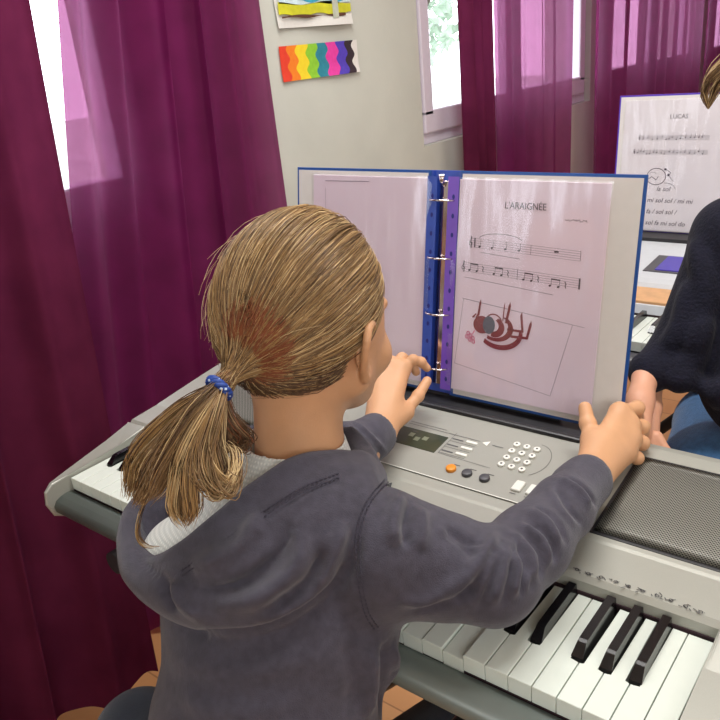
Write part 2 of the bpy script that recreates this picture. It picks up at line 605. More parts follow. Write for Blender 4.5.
wavy_band(bm, -0.07, 0.145, zb + 0.06, zb + 0.078, XP + 0.0003, 3, 4)
wavy_band(bm, -0.145, 0.145, zb + 0.078, zb + 0.095, XP, 2, 6, 0.002)
wavy_band(bm, -0.145, 0.145, zb + 0.095, ph_ / 2 - 0.01, XP, 4, 7, 0.002)
blob(bm, [(0.065, zb + 0.016), (0.09, zb + 0.018), (0.085, 0.1), (0.065, 0.1)], XP + 0.001, 5)
blob(bm, [(0.0, zb + 0.08), (0.008, zb + 0.08), (0.008, 0.06), (0.0, 0.06)], XP + 0.001, 6)
wavy_band(bm, -0.14, 0.02, zb + 0.074, zb + 0.077, XP + 0.001, 6, 9, 0.003)
o = obj('painted_shapes', bm, [mat('paint_lime', (206, 205, 40), 0.7, noise=0.15, nscale=40), mat('paint_brown', (92, 56, 40), 0.7, noise=0.1),
     mat('paint_pale', (200, 222, 226), 0.7, noise=0.15), mat('paint_blue', (60, 160, 190), 0.7, noise=0.3, nscale=60),
     mat('paint_sky', (150, 190, 205), 0.7, noise=0.2), mat('paint_grey', (190, 196, 178), 0.7, noise=0.1), mat('paint_rose', (190, 120, 120), 0.7, noise=0.1)], pg)

# ------------------------------------------------------------------ electronic keyboards
P = 0.0235                        # white key pitch
def zpan(y): return 0.022 + (y - 0.2) * 0.13

NOTCH = {'C': (0, .55), 'D': (.38, .38), 'E': (.55, 0), 'F': (0, .60), 'G': (.33, .45), 'A': (.45, .33), 'B': (.60, 0), 'Z': (0, 0)}
BW = 0.0150                       # black key slot width
def white_key_mesh(n):
    l, r = NOTCH[n]
    l *= BW; r *= BW
    w = P - 0.0009
    L_ = 0.137
    c = 0.049
    pts = [(0, 0), (w, 0)]
    if r: pts += [(w, c), (w - r, c), (w - r, L_)]
    else: pts += [(w, L_)]
    if l: pts += [(l, L_), (l, c), (0, c)]
    else: pts += [(0, L_)]
    bm = bmesh.new()
    prism(bm, pts, 'z', -0.019, 0, 0.0009, 2)
    me = bpy.data.meshes.new('white_key')
    bmesh.ops.recalc_face_normals(bm, faces=bm.faces)
    bm.to_mesh(me); bm.free()
    me.materials.append(M_white)
    return me
def black_key_mesh():
    bm = bmesh.new()
    w, t = 0.0058, 0.0042
    y0, y1 = 0.0515, 0.137
    z0, z1 = -0.006, 0.0115
    sec = [(y0, w, z0), (y0 + 0.001, w, 0.001), (y0 + 0.012, t, z1 - 0.0008), (y0 + 0.016, t, z1), (y1, t, z1)]
    rings = []
    for y, hw, z in sec:
        rings.append([bm.verts.new(q) for q in ((-0.0058, y, z0), (-hw, y, z), (hw, y, z), (0.0058, y, z0))] if y != y0 else
                     [bm.verts.new(q) for q in ((-0.0058, y, z0 - 0.001), (-0.0058, y, z0), (0.0058, y, z0), (0.0058, y, z0 - 0.001))])
    for a, b in zip(rings, rings[1:]):
        for k in range(3):
            bm.faces.new((a[k], a[k + 1], b[k + 1], b[k]))
    bm.faces.new(rings[-1]); bm.faces.new(rings[0])
    es = [e for e in bm.edges if e.calc_face_angle(0) > 0.3]
    bmesh.ops.bevel(bm, geom=es, offset=0.0008, segments=2, affect='EDGES')
    me = bpy.data.meshes.new('black_key')
    bmesh.ops.recalc_face_normals(bm, faces=bm.faces)
    bm.to_mesh(me); bm.free()
    me.materials.append(M_black)
    return me
WK = {n: white_key_mesh(n) for n in NOTCH}
BK = black_key_mesh()

def keys(parent, pressed=()):
    names = 'CDEFGAB'
    x0 = -36 * P
    for i in range(36):
        n = names[i % 7] if i < 35 else 'Z'
        o = bpy.data.objects.new('white_key', WK[n])
        COL.objects.link(o)
        o.parent = parent
        o.location = (x0 + i * P + 0.00045, 0, 0)
        if i in pressed:
            o.rotation_euler = (math.radians(pressed[i]), 0, 0)
            o.location = (x0 + i * P + 0.00045, 0, -0.137 * math.sin(math.radians(pressed[i])))
    off = {0: -0.0025, 1: 0.0025, 3: -0.0035, 4: 0.0, 5: 0.0035}
    for i in range(35):
        if i % 7 in off:
            o = bpy.data.objects.new('black_key', BK)
            COL.objects.link(o)
            o.parent = parent
            o.location = (x0 + (i + 1) * P + off[i % 7], 0, 0)

def keyboard_body(k, x0, x1, m, mrail, deep=False):
    """body shell: base, cheeks, front rail, sloping top panel"""
    kl, kr = -36 * P - 0.002, 0.002
    bm = bmesh.new()
    # bottom tray under the keys
    box(bm, x0 + 0.004, x1 - 0.004, 0.002, 0.40, -0.062, -0.024, 0.004)
    # rear block with sloping top
    prof = [(0.139, -0.04), (0.139, 0.004), (0.141, 0.0135), (0.147, 0.0185), (0.20, 0.0215), (0.205, zpan(0.205)), (0.30, zpan(0.30)),
            (0.385, zpan(0.385)), (0.398, zpan(0.40) - 0.004), (0.404, 0.03), (0.404, -0.05), (0.38, -0.062)]
    if deep:
        prof = [(0.139, -0.04), (0.139, 0.004), (0.145, 0.020), (0.16, 0.022), (0.240, 0.024), (0.246, 0.033), (0.262, 0.0385), (0.30, 0.040),
                (0.50, 0.052), (0.572, 0.056), (0.580, 0.03), (0.58, -0.05), (0.56, -0.062)]
    prism(bm, prof, 'x', x0, x1, 0.003, 2)
    # end cheeks
    ck = [(-0.016, -0.058), (-0.036, -0.046), (-0.044, -0.024), (-0.041, -0.005), (-0.028, 0.004), (0.0, 0.0045), (0.09, 0.010), (0.14, 0.0185), (0.14, -0.058)]
    xf = kl - 0.005
    prism(bm, ck, 'x', xf, kl, 0.003, 3)
    for v in bm.verts:                       # the left cheek flares out towards the back
        if v.co.y < 0.1405 and v.co.x < kl - 0.004 and v.co.x > xf - 0.001:
            v.co.x += (x0 - xf) * max(0, min(1, (v.co.y + 0.045) / 0.185))
    prism(bm, ck, 'x', kr, x1, 0.004, 3)
    o = obj('body', bm, m, k, smooth=False)
    # front rail
    bm = bmesh.new()
    rp = [(0.004, -0.050), (-0.001, -0.021), (-0.010, -0.0195), (-0.020, -0.0205), (-0.029, -0.024), (-0.034, -0.031), (-0.033, -0.040), (-0.026, -0.049), (-0.012, -0.056), (0.004, -0.060)]
    prism(bm, rp, 'x', kl + 0.0005, kr - 0.0005)
    obj('front_rail', bm, mrail, k, smooth=True)
    # dark slot behind and under the keys
    bm = bmesh.new()
    box(bm, kl, kr, 0.1372, 0.1388, -0.03, 0.0035)
    box(bm, kl, kr, 0.001, 0.1375, -0.0235, -0.0205)
    obj('key_slot', bm, M_slot, k)

def panel_item(parent, name, x0, x1, y0, y1, h, m, r=0.001, dz=0.0):
    """a raised item lying on the sloping panel"""
    bm = bmesh.new()
    box(bm, x0, x1, y0, y1, -0.002, h, r)
    for v in bm.verts: v.co.z += zpan(v.co.y) + dz
    return obj(name, bm, m, parent)

SYM = [(-.139, .149), (-.127, .149), (-.114, .150), (-.099, .1505), (-.086, .1505), (-.072, .1505), (-.058, .1505), (-.045, .151), (-.031, .150), (-.017, .149)]

def speaker_parts(k, x0, x1):
    bm = bmesh.new()
    box(bm, x0 - 0.004, x1 + 0.004, 0.211, 0.364, -0.003, 0.0012, 0.001)
    for v in bm.verts: v.co.z += zpan(v.co.y)
    obj('speaker_rim', bm, M_dark, k)
    bm = bmesh.new()
    n = 12
    g = [[bm.verts.new((x0 + (x1 - x0) * i / n, 0.2145 + (0.360 - 0.2145) * j / n,
          0.002 + 0.003 * (1 - (2 * i / n - 1) ** 4) * (1 - (2 * j / n - 1) ** 4))) for i in range(n + 1)] for j in range(n + 1)]
    for j in range(n):
        for i in range(n):
            bm.faces.new((g[j][i], g[j][i + 1], g[j + 1][i + 1], g[j + 1][i]))
    bmesh.ops.solidify(bm, geom=list(bm.faces), thickness=0.0015)
    for v in bm.verts: v.co.z += zpan(v.co.y)
    obj('speaker_grille', bm, M_grille, k, smooth=True)

# --- the girl's keyboard
kb = empty('electronic_keyboard', (0, 0, 0), 'silver electronic keyboard the girl in the grey hoodie sits at', 'keyboard', None)
keyboard_body(kb, -0.892, 0.052, M_silver, M_rail)
keys(kb, {26: 1.2, 27: 2.6, 25: 1.8, 24: 1.2})
speaker_parts(kb, -0.148, 0.036)
speaker_parts(kb, -0.852, -0.670)
# raised centre control panel
bm = bmesh.new()
box(bm, -0.645, -0.180, 0.220, 0.362, -0.002, 0.0016, 0.0012)
for v in bm.verts: v.co.z += zpan(v.co.y)
obj('control_panel', bm, M_silver2, kb)
D = 0.0016
bm = bmesh.new()                                              # dark sloping tray the binder stands in
box(bm, -0.66, -0.226, 0.358, 0.400, -0.002, 0.0015, 0.001)
box(bm, -0.66, -0.226, 0.357, 0.366, 0.0, 0.007, 0.0025)
for v in bm.verts: v.co.z += zpan(v.co.y)
obj('music_rest_slot', bm, M_dark, kb)
bm = bmesh.new()                                              # music rest plate behind the binder
prism(bm, [(0.393, 0.045), (0.399, 0.045), (0.428, 0.21), (0.424, 0.212)], 'x', -0.62, -0.27, 0.001)
obj('music_rest', bm, M_dark, kb)
panel_item(kb, 'display', -0.464, -0.389, 0.2655, 0.3030, 0.0008, M_lcd, 0.0005, D)
bm = bmesh.new()
for (cx, cy) in ((-0.440, 0.289), (-0.428, 0.283), (-0.417, 0.288)):
    box(bm, cx - 0.004, cx + 0.004, cy - 0.004, cy + 0.004, 0.0009, 0.0010)
for v in bm.verts: v.co.z += zpan(v.co.y) + D
obj('display_icons', bm, mat('lcd_icons', (120, 124, 104), 0.3, noise=0.05), kb)
for bx, m in ((-0.349, M_orange), (-0.3255, M_grey), (-0.3005, M_grey)):
    bm = bmesh.new()
    disc(bm, bx, 0.2435, -0.001, 0.0045, 0.0068, 24, 0.0014)
    for v in bm.verts: v.co.z += zpan(v.co.y) + D
    o = obj('round_button', bm, m, kb, smooth=True)
    if m is M_orange: o['label'] = 'orange round button'
for r in range(4):
    for c in range(3):
        bm = bmesh.new()
        disc(bm, -0.2965 + c * 0.0142 + 0.0004 * r, 0.3225 - r * 0.0150, -0.001, 0.0032, 0.0047, 20, 0.001)
        disc(bm, -0.2965 + c * 0.0142 + 0.0004 * r, 0.3225 - r * 0.0150, 0.0032, 0.0034, 0.0016, 10, 0.0, 1)
        for v in bm.verts: v.co.z += zpan(v.co.y) + D
        obj('number_button', bm, [M_pill, M_print], kb)
for bx in (-0.2555, -0.2365, -0.2185):
    panel_item(kb, 'oblong_button', bx - 0.0068, bx + 0.0058, 0.2375, 0.2565, 0.0035, M_pill, 0.002, D)
for by in (0.3035, 0.2895, 0.2755):
    panel_item(kb, 'slim_button', -0.3615, -0.3445, by - 0.0022, by + 0.0022, 0.0025, M_pill, 0.001, D)
# printed lines and captions on the panel
bm = bmesh.new()
def pline(bm, pts, w, z=0.0004):
    for a, b in zip(pts, pts[1:]):
        a = Vector((*a, 0)); b = Vector((*b, 0))
        d = (b - a); n = Vector((-d.y, d.x, 0)).normalized() * w / 2
        q = [a - n, b - n, b + n, a + n]
        bm.faces.new([bm.verts.new((p.x, p.y, zpan(p.y) + D + z)) for p in q])
for by in (0.3035, 0.2895, 0.2755):
    pline(bm, [(-0.384, by - 0.0055), (-0.345, by - 0.0055)], 0.0006)
    pline(bm, [(-0.383, by), (-0.366, by)], 0.0022)
pline(bm, [(-0.384, 0.268), (-0.384, 0.3165)], 0.0005)
pline(bm, [(-0.46, 0.312), (-0.345, 0.312)], 0.0007)
pline(bm, [(-0.46, 0.317), (-0.40, 0.317)], 0.0007)
pline(bm, [(-0.384, 0.268), (-0.305, 0.266)], 0.0005)
pline(bm, [(-0.326, 0.3105), (-0.310, 0.3105)], 0.0012)
arc = [(-0.268 + 0.025 * math.cos(a), 0.302 + 0.034 * math.sin(a)) for a in [math.radians(t) for t in range(-60, 100, 10)]]
pline(bm, arc, 0.0006)
for bx in (-0.347, -0.323, -0.298): pline(bm, [(bx - 0.004, 0.2545), (bx + 0.005, 0.2545)], 0.0013)
for bx in (-0.256, -0.237): pline(bm, [(bx - 0.005, 0.2335), (bx + 0.003, 0.2335)], 0.0012)
for bx, by in ((-0.185, 0.305), (-0.185, 0.29), (-0.187, 0.272), (-0.187, 0.258)): pline(bm, [(bx - 0.006, by), (bx + 0.006, by)], 0.0012)
obj('panel_print', bm, M_print, kb)
bm = bmesh.new()                                              # light triangle mark and trim line
bm.faces.new([bm.verts.new((x, y, zpan(y) + D + 0.0005)) for x, y in ((-0.341, 0.3105), (-0.332, 0.306), (-0.332, 0.317))])
for a, b in (((-0.645, 0.2205), (-0.18, 0.2205)),):
    pline(bm, [a, b], 0.0014)
obj('pale_trim', bm, M_pill, kb)
text_mesh('brand_lettering', 'YAMAHA', 0.0145, M_print, kb, (-0.430, 0.1800, 0.0212), (math.radians(3), 0, 0), 0.0002, 0.0003)
# little percussion pictograms printed above the keys
for i, (sx, sy) in enumerate(SYM):
    bm = bmesh.new()
    r = random.Random(40 + i)
    for s in range(5):
        a = (sx + r.uniform(-.0042, .0042), sy + r.uniform(-.003, .003)); b = (a[0] + r.uniform(-.0045, .0045), a[1] + r.uniform(-.0035, .0035))
        d = Vector((b[0] - a[0], b[1] - a[1], 0)); n = Vector((-d.y, d.x, 0)).normalized() * 0.00045
        z = 0.0189 + (sy + 0.004 - 0.147) * 0.057 + 0.0004
        bm.faces.new([bm.verts.new((q.x, q.y, z)) for q in (Vector((*a, 0)) - n, Vector((*b, 0)) - n, Vector((*b, 0)) + n, Vector((*a, 0)) + n)])
    n = 12; rr = 0.0022
    A = [bm.verts.new((sx + rr * math.cos(6.283 * k / n), sy + rr * math.sin(6.283 * k / n), z)) for k in range(n)]
    B = [bm.verts.new((sx + rr * 0.6 * math.cos(6.283 * k / n), sy + rr * 0.6 * math.sin(6.283 * k / n), z)) for k in range(n)]
    for k in range(n): bm.faces.new((A[k], A[(k + 1) % n], B[(k + 1) % n], B[k]))
    obj('percussion_pictogram', bm, M_print, kb)

# --- stands: black crossed-tube stands
def stand(x, y, label, zt=-0.063):
    t = empty('keyboard_stand', (x, y, FLOOR), label, 'keyboard stand', 'folding stands under the keyboards')
    H = zt - FLOOR
    for s in (-1, 1):
        bm = bmesh.new()
        tube(bm, [(-0.29 * s, 0.27 + 0.015 * s, 0.012), (0.27 * s, 0.27 + 0.015 * s, H - 0.02)], 0.013, 12)
        obj('leg', bm, M_dark, t)
        bm = bmesh.new()
        tube(bm, [(0.27 * s, -0.055, H - 0.013), (0.27 * s, 0.36, H - 0.013)], 0.0125, 14)
        ab = obj('support_arm', bm, M_dark, t)
        bm = bmesh.new()
        tube(bm, [(0.27 * s, -0.075, H - 0.0165), (0.27 * s, -0.03, H - 0.0165)], 0.0165, 16)
        obj('rubber_cap', bm, M_dark, ab)
        bm = bmesh.new()
        tube(bm, [(-0.29 * s, -0.09, 0.014), (-0.29 * s, 0.38, 0.014)], 0.0135, 14)
        obj('foot', bm, M_dark, t)
    bm = bmesh.new()
    tube(bm, [(0, 0.23, H * 0.51), (0, 0.31, H * 0.51)], 0.03, 18)
    obj('pivot', bm, M_dark, t)
    return t
stand(-0.45, 0.04, 'black crossed-tube stand under the silver keyboard')

# ------------------------------------------------------------------ ring binders
def binder(name, board, inner, spine_m, wc, h, tilt, loc, label, left_open=0.0, strip=True):
    """own frame: x right, y away (cover thickness), z up along the cover"""
    b = empty(name, loc, label, 'binder')
    b.rotation_euler = (-tilt, 0, 0)
    sp = 0.024
    for s in (-1, 1):
        bm = bmesh.new()
        x0, x1 = (sp, sp + wc) if s > 0 else (-sp - wc, -sp)
        box(bm, x0, x1, 0, 0.003, 0, h, 0.0006)
        c = obj('cover', bm, board, b)
        bm = bmesh.new()
        box(bm, x0 + (0.004 if s > 0 else 0.004), x1 - 0.004, -0.0006, 0.0004, 0.004, h - 0.004)
        obj('lining', bm, inner, c)
    bm = bmesh.new()
    box(bm, -sp, sp, 0.006, 0.009, 0, h, 0.0006)
    box(bm, -sp, -sp + 0.003, 0.001, 0.0085, 0, h, 0.0006)
    box(bm, sp - 0.003, sp, 0.001, 0.0085, 0, h, 0.0006)
    s_ = obj('spine', bm, spine_m, b)
    return b

TILT = math.atan2(0.054, 0.316)
SB = (-0.460, 0.3865, 0.0555)
bn = binder('ring_binder', M_blue, M_cream, M_bluein, 0.253, 0.320, TILT, SB, 'large open blue ring binder the girl holds on her keyboard')
# ring mechanism
bm = bmesh.new()
prism(bm, [(-0.010, 0.0055), (0.010, 0.0055), (0.007, 0.000), (0.0, -0.002), (-0.007, 0.000)], 'z', 0.014, 0.306, 0.0005)
rm = obj('ring_mechanism', bm, M_chrome, bn)
bm = bmesh.new()
tube(bm, [(0.0, -0.002, 0.300), (0.001, -0.010, 0.306), (0.0015, -0.012, 0.314)], [0.003, 0.0035, 0.004], 10)
obj('release_lever', bm, M_chrome, rm)
for zr in (0.040, 0.120, 0.200, 0.280):
    bm = bmesh.new()
    tube(bm, [(0.019 * math.cos(a) , -0.004 - 0.016 * math.sin(a), zr) for a in [math.pi * k / 16 for k in range(17)]], 0.0014, 8)
    o = obj('ring', bm, M_chrome, rm)
# page stacks in clear sleeves
def ribbon(bm, pts, w, y=-0.0035, mi=0):
    """flat pen stroke in the page plane (x, z)"""
    for a, b in zip(pts, pts[1:]):
        d = Vector((b[0] - a[0], b[1] - a[1]))
        if d.length < 1e-6: continue
        n = Vector((-d.y, d.x)).normalized() * w / 2
        e = d.normalized() * w * 0.25
        q = ((a[0] - e.x - n.x, a[1] - e.y - n.y), (b[0] + e.x - n.x, b[1] + e.y - n.y), (b[0] + e.x + n.x, b[1] + e.y + n.y), (a[0] - e.x + n.x, a[1] - e.y + n.y))
        f = bm.faces.new([bm.verts.new((p[0], y, p[1])) for p in q]); f.material_index = mi
def poly(bm, pts, y=-0.0035, mi=0):
    f = bm.faces.new([bm.verts.new((p[0], y, p[1])) for p in pts]); f.material_index = mi
def ell(cx, cz, rx, rz, n=16, a0=0, a1=360, rot=0):
    out = []
    for k in range(n + 1):
        a = math.radians(a0 + (a1 - a0) * k / n)
        x, z = rx * math.cos(a), rz * math.sin(a)
        c, s = math.cos(math.radians(rot)), math.sin(math.radians(rot))
        out.append((cx + x * c - z * s, cz + x * s + z * c))
    return out
def sleeve(parent, x0, x1, z0, z1, y, name='plastic_sleeve'):
    bm = bmesh.new()
    nx, nz = 20, 26
    r = random.Random(int(abs(x0) * 1e4))
    g = [[bm.verts.new((x0 + (x1 - x0) * i / nx, y - 0.0010 - 0.0007 * math.sin(i * 0.55 + j * 0.2) - 0.0006 * math.sin(j * 0.5 - i * 0.23), z0 + (z1 - z0) * j / nz)) for i in range(nx + 1)] for j in range(nz + 1)]
    for j in range(nz):
        for i in range(nx):
            bm.faces.new((g[j][i], g[j][i + 1], g[j + 1][i + 1], g[j + 1][i]))
    return obj(name, bm, M_sleeve, parent, smooth=True)
def treble(bm, x, z, s, y, mi=0):
    pts = [(0.0, -.9), (.25, -1.0), (.3, -.6), (0.1, .4), (0, 1.0), (.15, 1.6), (.3, 1.3), (.1, .7), (-.35, .2), (-.4, -.2), (-.1, -.5), (.3, -.4), (.4, 0), (.15, .25), (-.05, .05)]
    ribbon(bm, [(x + a * s, z + b * s) for a, b in pts], s * 0.16, y, mi)
def note(bm, x, z, s, y, mi=0, stem=1):
    poly(bm, ell(x, z, s * 0.62, s * 0.45, 10, 0, 340, 20), y, mi)
    if stem: ribbon(bm, [(x + s * 0.55 * stem, z), (x + s * 0.55 * stem, z + stem * s * 3)], s * 0.18, y, mi)

# right page (own coordinates: x from the spine, z from the bottom)
PX0, PX1, PZ0, PZ1 = 0.0255, 0.236, 0.012, 0.309
bm = bmesh.new(); box(bm, PX0, PX1, -0.0030, -0.0008, PZ0, PZ1, 0.0003); sh = obj('song_sheet', bm, M_page, bn)
bm = bmesh.new()
yv = -0.0033
def pz(v): return PZ1 - v          # distance down the page
for top, xa, xb, drop in ((0.078, 0.045, 0.205, 0.012), (0.112, 0.036, 0.207, 0.012)):
    for k in range(5):
        ribbon(bm, [(xa, pz(top + k * 0.0030)), (xb, pz(top + drop + k * 0.0030 - 0.006))], 0.0003, yv)
treble(bm, 0.047, pz(0.085), 0.0058, yv - .0001)
ribbon(bm, [(0.0535, pz(0.078)), (0.0535, pz(0.090))], 0.0018, yv - .0001)
for x in (0.061, 0.080, 0.100, 0.120): note(bm, x, pz(0.089 + (x - 0.06) * 0.01), 0.0030, yv - .0001)
ribbon(bm, [(0.137, pz(0.081)), (0.137, pz(0.094))], 0.0005, yv - .0001)
ribbon(bm, [(0.170, pz(0.087)), (0.175, pz(0.087))], 0.0022, yv - .0001)
ribbon(bm, [(0.205, pz(0.083)), (0.205, pz(0.096))], 0.0005, yv - .0001)
ribbon(bm, ell(0.092, pz(0.078), 0.032, 0.008, 18, 175, 5), 0.0006, yv - .0001)
ribbon(bm, [(0.063, pz(0.0965)), (0.122, pz(0.1005))], 0.0005, yv - .0001)
treble(bm, 0.037, pz(0.119), 0.0058, yv - .0001)
for x, dz in ((0.047, .122), (0.085, .124), (0.129, .127), (0.167, .131)):
    note(bm, x, pz(dz), 0.0030, yv - .0001); note(bm, x + 0.0115, pz(dz + .0005), 0.0030, yv - .0001)
    ribbon(bm, [(x + 0.0016, pz(dz - 0.0088)), (x + 0.0133, pz(dz - 0.0083))], 0.0017, yv - .0002)
    ribbon(bm, [(x + 0.020, pz(dz - 0.007)), (x + 0.022, pz(dz - 0.004)), (x + 0.0205, pz(dz - 0.002)), (x + 0.022, pz(dz + 0.001))], 0.0011, yv - .0001)
ribbon(bm, [(0.120, pz(0.114)), (0.120, pz(0.128))], 0.0005, yv - .0001)
ribbon(bm, [(0.2065, pz(0.118)), (0.2065, pz(0.131))], 0.0022, yv - .0001)
ribbon(bm, [(0.040, pz(0.1325)), (0.172, pz(0.1425))], 0.0005, yv - .0001)
obj('printed_music', bm, M_ink, sh)
text_mesh('song_title', "L'ARAIGN\u00c9E", 0.0125, M_ink, sh, (0.125, yv, pz(0.036)), (math.radians(90), 0, 0), 0.0001, 0.0, 0.88)
bm = bmesh.new()
rr0 = random.Random(21)
ribbon(bm, [(0.181 + k * 0.0011, pz(0.0465 + rr0.uniform(-.0016, .0016))) for k in range(27)], 0.0006, yv)
obj('small_caption', bm, M_ink, sh)
# the child's drawing: pencil frame and a striped spider
bm = bmesh.new()
fr = [(0.040, 0.163), (0.202, 0.178), (0.179, 0.278), (0.030, 0.258), (0.040, 0.163)]
ribbon(bm, [(0.038, pz(0.1625)), (0.218, pz(0.1795))], 0.0005, yv, 0)
ribbon(bm, [(a, pz(b)) for a, b in fr], 0.0005, yv, 0)
cx, cz = 0.071, pz(0.196)
poly(bm, ell(cx, cz, 0.0135, 0.0125, 20, 0, 342), yv - .0002, 1)
poly(bm, ell(cx + 0.011, cz + 0.001, 0.0095, 0.0125, 20, 0, 342), yv - .0004, 2)
def crescent(c0, r0, c1, r1, a0, a1, mi, y):
    A = ell(*c0, *r0, 18, a0, a1); B = ell(*c1, *r1, 18, a0, a1)
    for i in range(18): poly(bm, [A[i], A[i + 1], B[i + 1], B[i]], y, mi)
crescent((cx + 0.020, cz - 0.001), (0.0150, 0.0140), (cx + 0.018, cz + 0.001), (0.0080, 0.0080), -110, 70, 1, yv - .0002)
crescent((cx + 0.022, cz - 0.001), (0.0262, 0.0195), (cx + 0.020, cz + 0.001), (0.0205, 0.0165), -120, 55, 1, yv - .0003)
crescent((cx + 0.028, cz - 0.006), (0.0345, 0.0255), (cx + 0.027, cz - 0.003), (0.0300, 0.0215), -135, 5, 1, yv - .0002)
ribbon(bm, ell(cx + 0.018, cz + 0.004, 0.013, 0.013, 12, 160, 20), 0.0018, yv - .0003, 1)
for pts, w in (([(-.009, .009), (-.006, .014), (-.004, .030)], .0032), ([(-.012, .010), (-.015, .009), (-.010, .014)], .002),
          ([(.032, .010), (.033, .030)], .0016), ([(.037, .008), (.041, .031)], .0036),
          ([(.040, -.001), (.062, -.001), (.059, .020)], .0034), ([(.046, -.010), (.069, -.009), (.073, .010)], .0036),
          ([(.040, .010), (.046, .000)], .0012)):
    ribbon(bm, [(cx + a, cz + b) for a, b in pts], w, yv - .0003, 1)
    if len(pts) == 2 or w > .003: 
        a, b = pts[-1]; poly(bm, [(cx + a - w / 2, cz + b), (cx + a + w / 2, cz + b), (cx + a + 0.0006, cz + b + 0.006)], yv - .0003, 1)
ribbon(bm, [(cx - .011, cz - .010), (cx - .014, cz - .015)], .0013, yv - .0002, 3)
for a, b in ((-.017, -.018), (-.021, -.015), (-.013, -.021), (-.018, -.024), (-.023, -.020), (-.012, -.026)):
    ribbon(bm, ell(cx + a, cz + b, .0022, .0026, 8), .0013, yv - .0002, 3)
obj('spider_drawing', bm, [M_pencil, M_maroon, M_slate, M_pinkc], sh)
sleeve(sh, 0.018, 0.240, 0.008, 0.312, -0.0042)
# left page
bm = bmesh.new(); box(bm, -0.240, -0.0265, -0.0030, -0.0008, 0.012, 0.309, 0.0003); sl = obj('blank_sheet', bm, M_page, bn)
bm = bmesh.new()
ribbon(bm, [(-0.215, 0.3005), (-0.13, 0.3015)], 0.0010, yv)
ribbon(bm, [(-0.215, 0.018), (-0.215, 0.29)], 0.0004, yv)
obj('faint_line', bm, M_pencil, sl)
sleeve(sl, -0.243, -0.018, 0.008, 0.312, -0.0042)
# punched edge strips
for x0, x1, m, nm in ((0.0085, 0.0255, M_purple, 'punched_strip'), (-0.0255, -0.0095, M_bluein, 'punched_strip')):
    bm = bmesh.new(); box(bm, x0, x1, -0.0056, -0.0050, 0.009, 0.312); st = obj(nm, bm, m, bn)
    bm = bmesh.new()
    for k in range(11):
        zz = 0.025 + k * 0.026
        poly(bm, ell((x0 + x1) / 2 + 0.001, zz, 0.0022, 0.0034, 12, 0, 340), -0.0058, 0)
    obj('punch_holes', bm, mat('deep_blue_gap', (30, 32, 120), 0.5, noise=0.05), st)

# ------------------------------------------------------------------ second keyboard and binder
SY = 0.83
k2 = empty('electronic_keyboard', (0.02, SY, 0), 'pale silver keyboard with blue screen and wooden strip behind the blue binder', 'keyboard')
M_pale = mat('pale_silver_plastic', (204, 208, 212), 0.35, metal=0.1, noise=0.03)
keyboard_body(k2, -0.902, 0.052, M_pale, M_grey, True)
keys(k2)
def zp2(y): return 0.040 + (y - 0.30) * 0.06
bm = bmesh.new(); box(bm, -0.86, 0.04, 0.150, 0.238, 0.0, 0.0265, 0.002); obj('wood_strip', bm, M_wood, k2)
def item2(name, x0, x1, y0, y1, h, m):
    bm = bmesh.new(); box(bm, x0, x1, y0, y1, -0.002, h, 0.001)
    for v in bm.verts: v.co.z += zp2(v.co.y)
    obj(name, bm, m, k2)
item2('display_surround', -0.435, -0.18, 0.300, 0.405, 0.002, M_grey)
item2('display', -0.412, -0.20, 0.308, 0.398, 0.004, M_lcdblue)
item2('music_rest_slot', -0.72, -0.02, 0.50, 0.568, 0.008, M_dark)
bm = bmesh.new(); prism(bm, [(0.570, 0.045), (0.576, 0.045), (0.602, 0.24), (0.598, 0.242)], 'x', -0.52, -0.14, 0.001); obj('music_rest', bm, M_dark, k2)
stand(-0.40, SY + 0.06, 'black crossed-tube stand under the pale silver keyboard')

b2 = binder('ring_binder', M_violet, M_cream, M_violet, 0.232, 0.316, math.radians(6), (-0.325, SY + 0.548, 0.0605), 'violet ring binder with a song sheet standing on the far keyboard')
bm = bmesh.new(); box(bm, -0.240, -0.004, -0.0030, -0.0008, 0.006, 0.304, 0.0003); s2 = obj('song_sheet', bm, M_page2, b2)
X0, X1, ZT = -0.235, -0.018, 0.304
bm = bmesh.new()
r = random.Random(5)
for row, (dz, xa, xb) in enumerate(((0.080, -0.205, -0.045), (0.112, -0.215, -0.045))):
    for k in range(5): ribbon(bm, [(xa, ZT - dz - k * .0022), (xb, ZT - dz - k * .0022)], 0.00035, yv)
    x = xa + 0.012
    treble(bm, xa + 0.004, ZT - dz - 0.004, 0.0045, yv - .0001)
    while x < xb - 0.005:
        note(bm, x, ZT - dz - r.uniform(0.002, 0.009), 0.0026, yv - .0001); x += r.choice((0.007, 0.009, 0.011))
ribbon(bm, ell(-0.155, ZT - 0.172, 0.022, 0.019, 20), 0.0016, yv)
ribbon(bm, [(-0.175, ZT - 0.18), (-0.165, ZT - 0.172), (-0.155, ZT - 0.18), (-0.15, ZT - 0.172)], 0.0015, yv)
ribbon(bm, ell(-0.163, ZT - 0.166, 0.007, 0.004, 10, 180, 0), 0.0008, yv)
ribbon(bm, ell(-0.135, ZT - 0.20, 0.026, 0.014, 14, 90, 0), 0.0010, yv)
for a, b in ((-0.135, 0.155), (-0.127, 0.168)): poly(bm, ell(a, ZT - b, 0.003, 0.003, 8, 0, 320), yv)
ribbon(bm, [(-0.135, ZT - .155), (-0.122, ZT - .162), (-0.127, ZT - .168), (-0.115, ZT - .182)], 0.0010, yv)
obj('printed_music', bm, M_ink, s2)
text_mesh('song_title', 'LUCAS', 0.0135, M_ink, s2, (-0.115, yv, ZT - 0.042), (math.radians(90), 0, 0), 0.0001, 0.0)
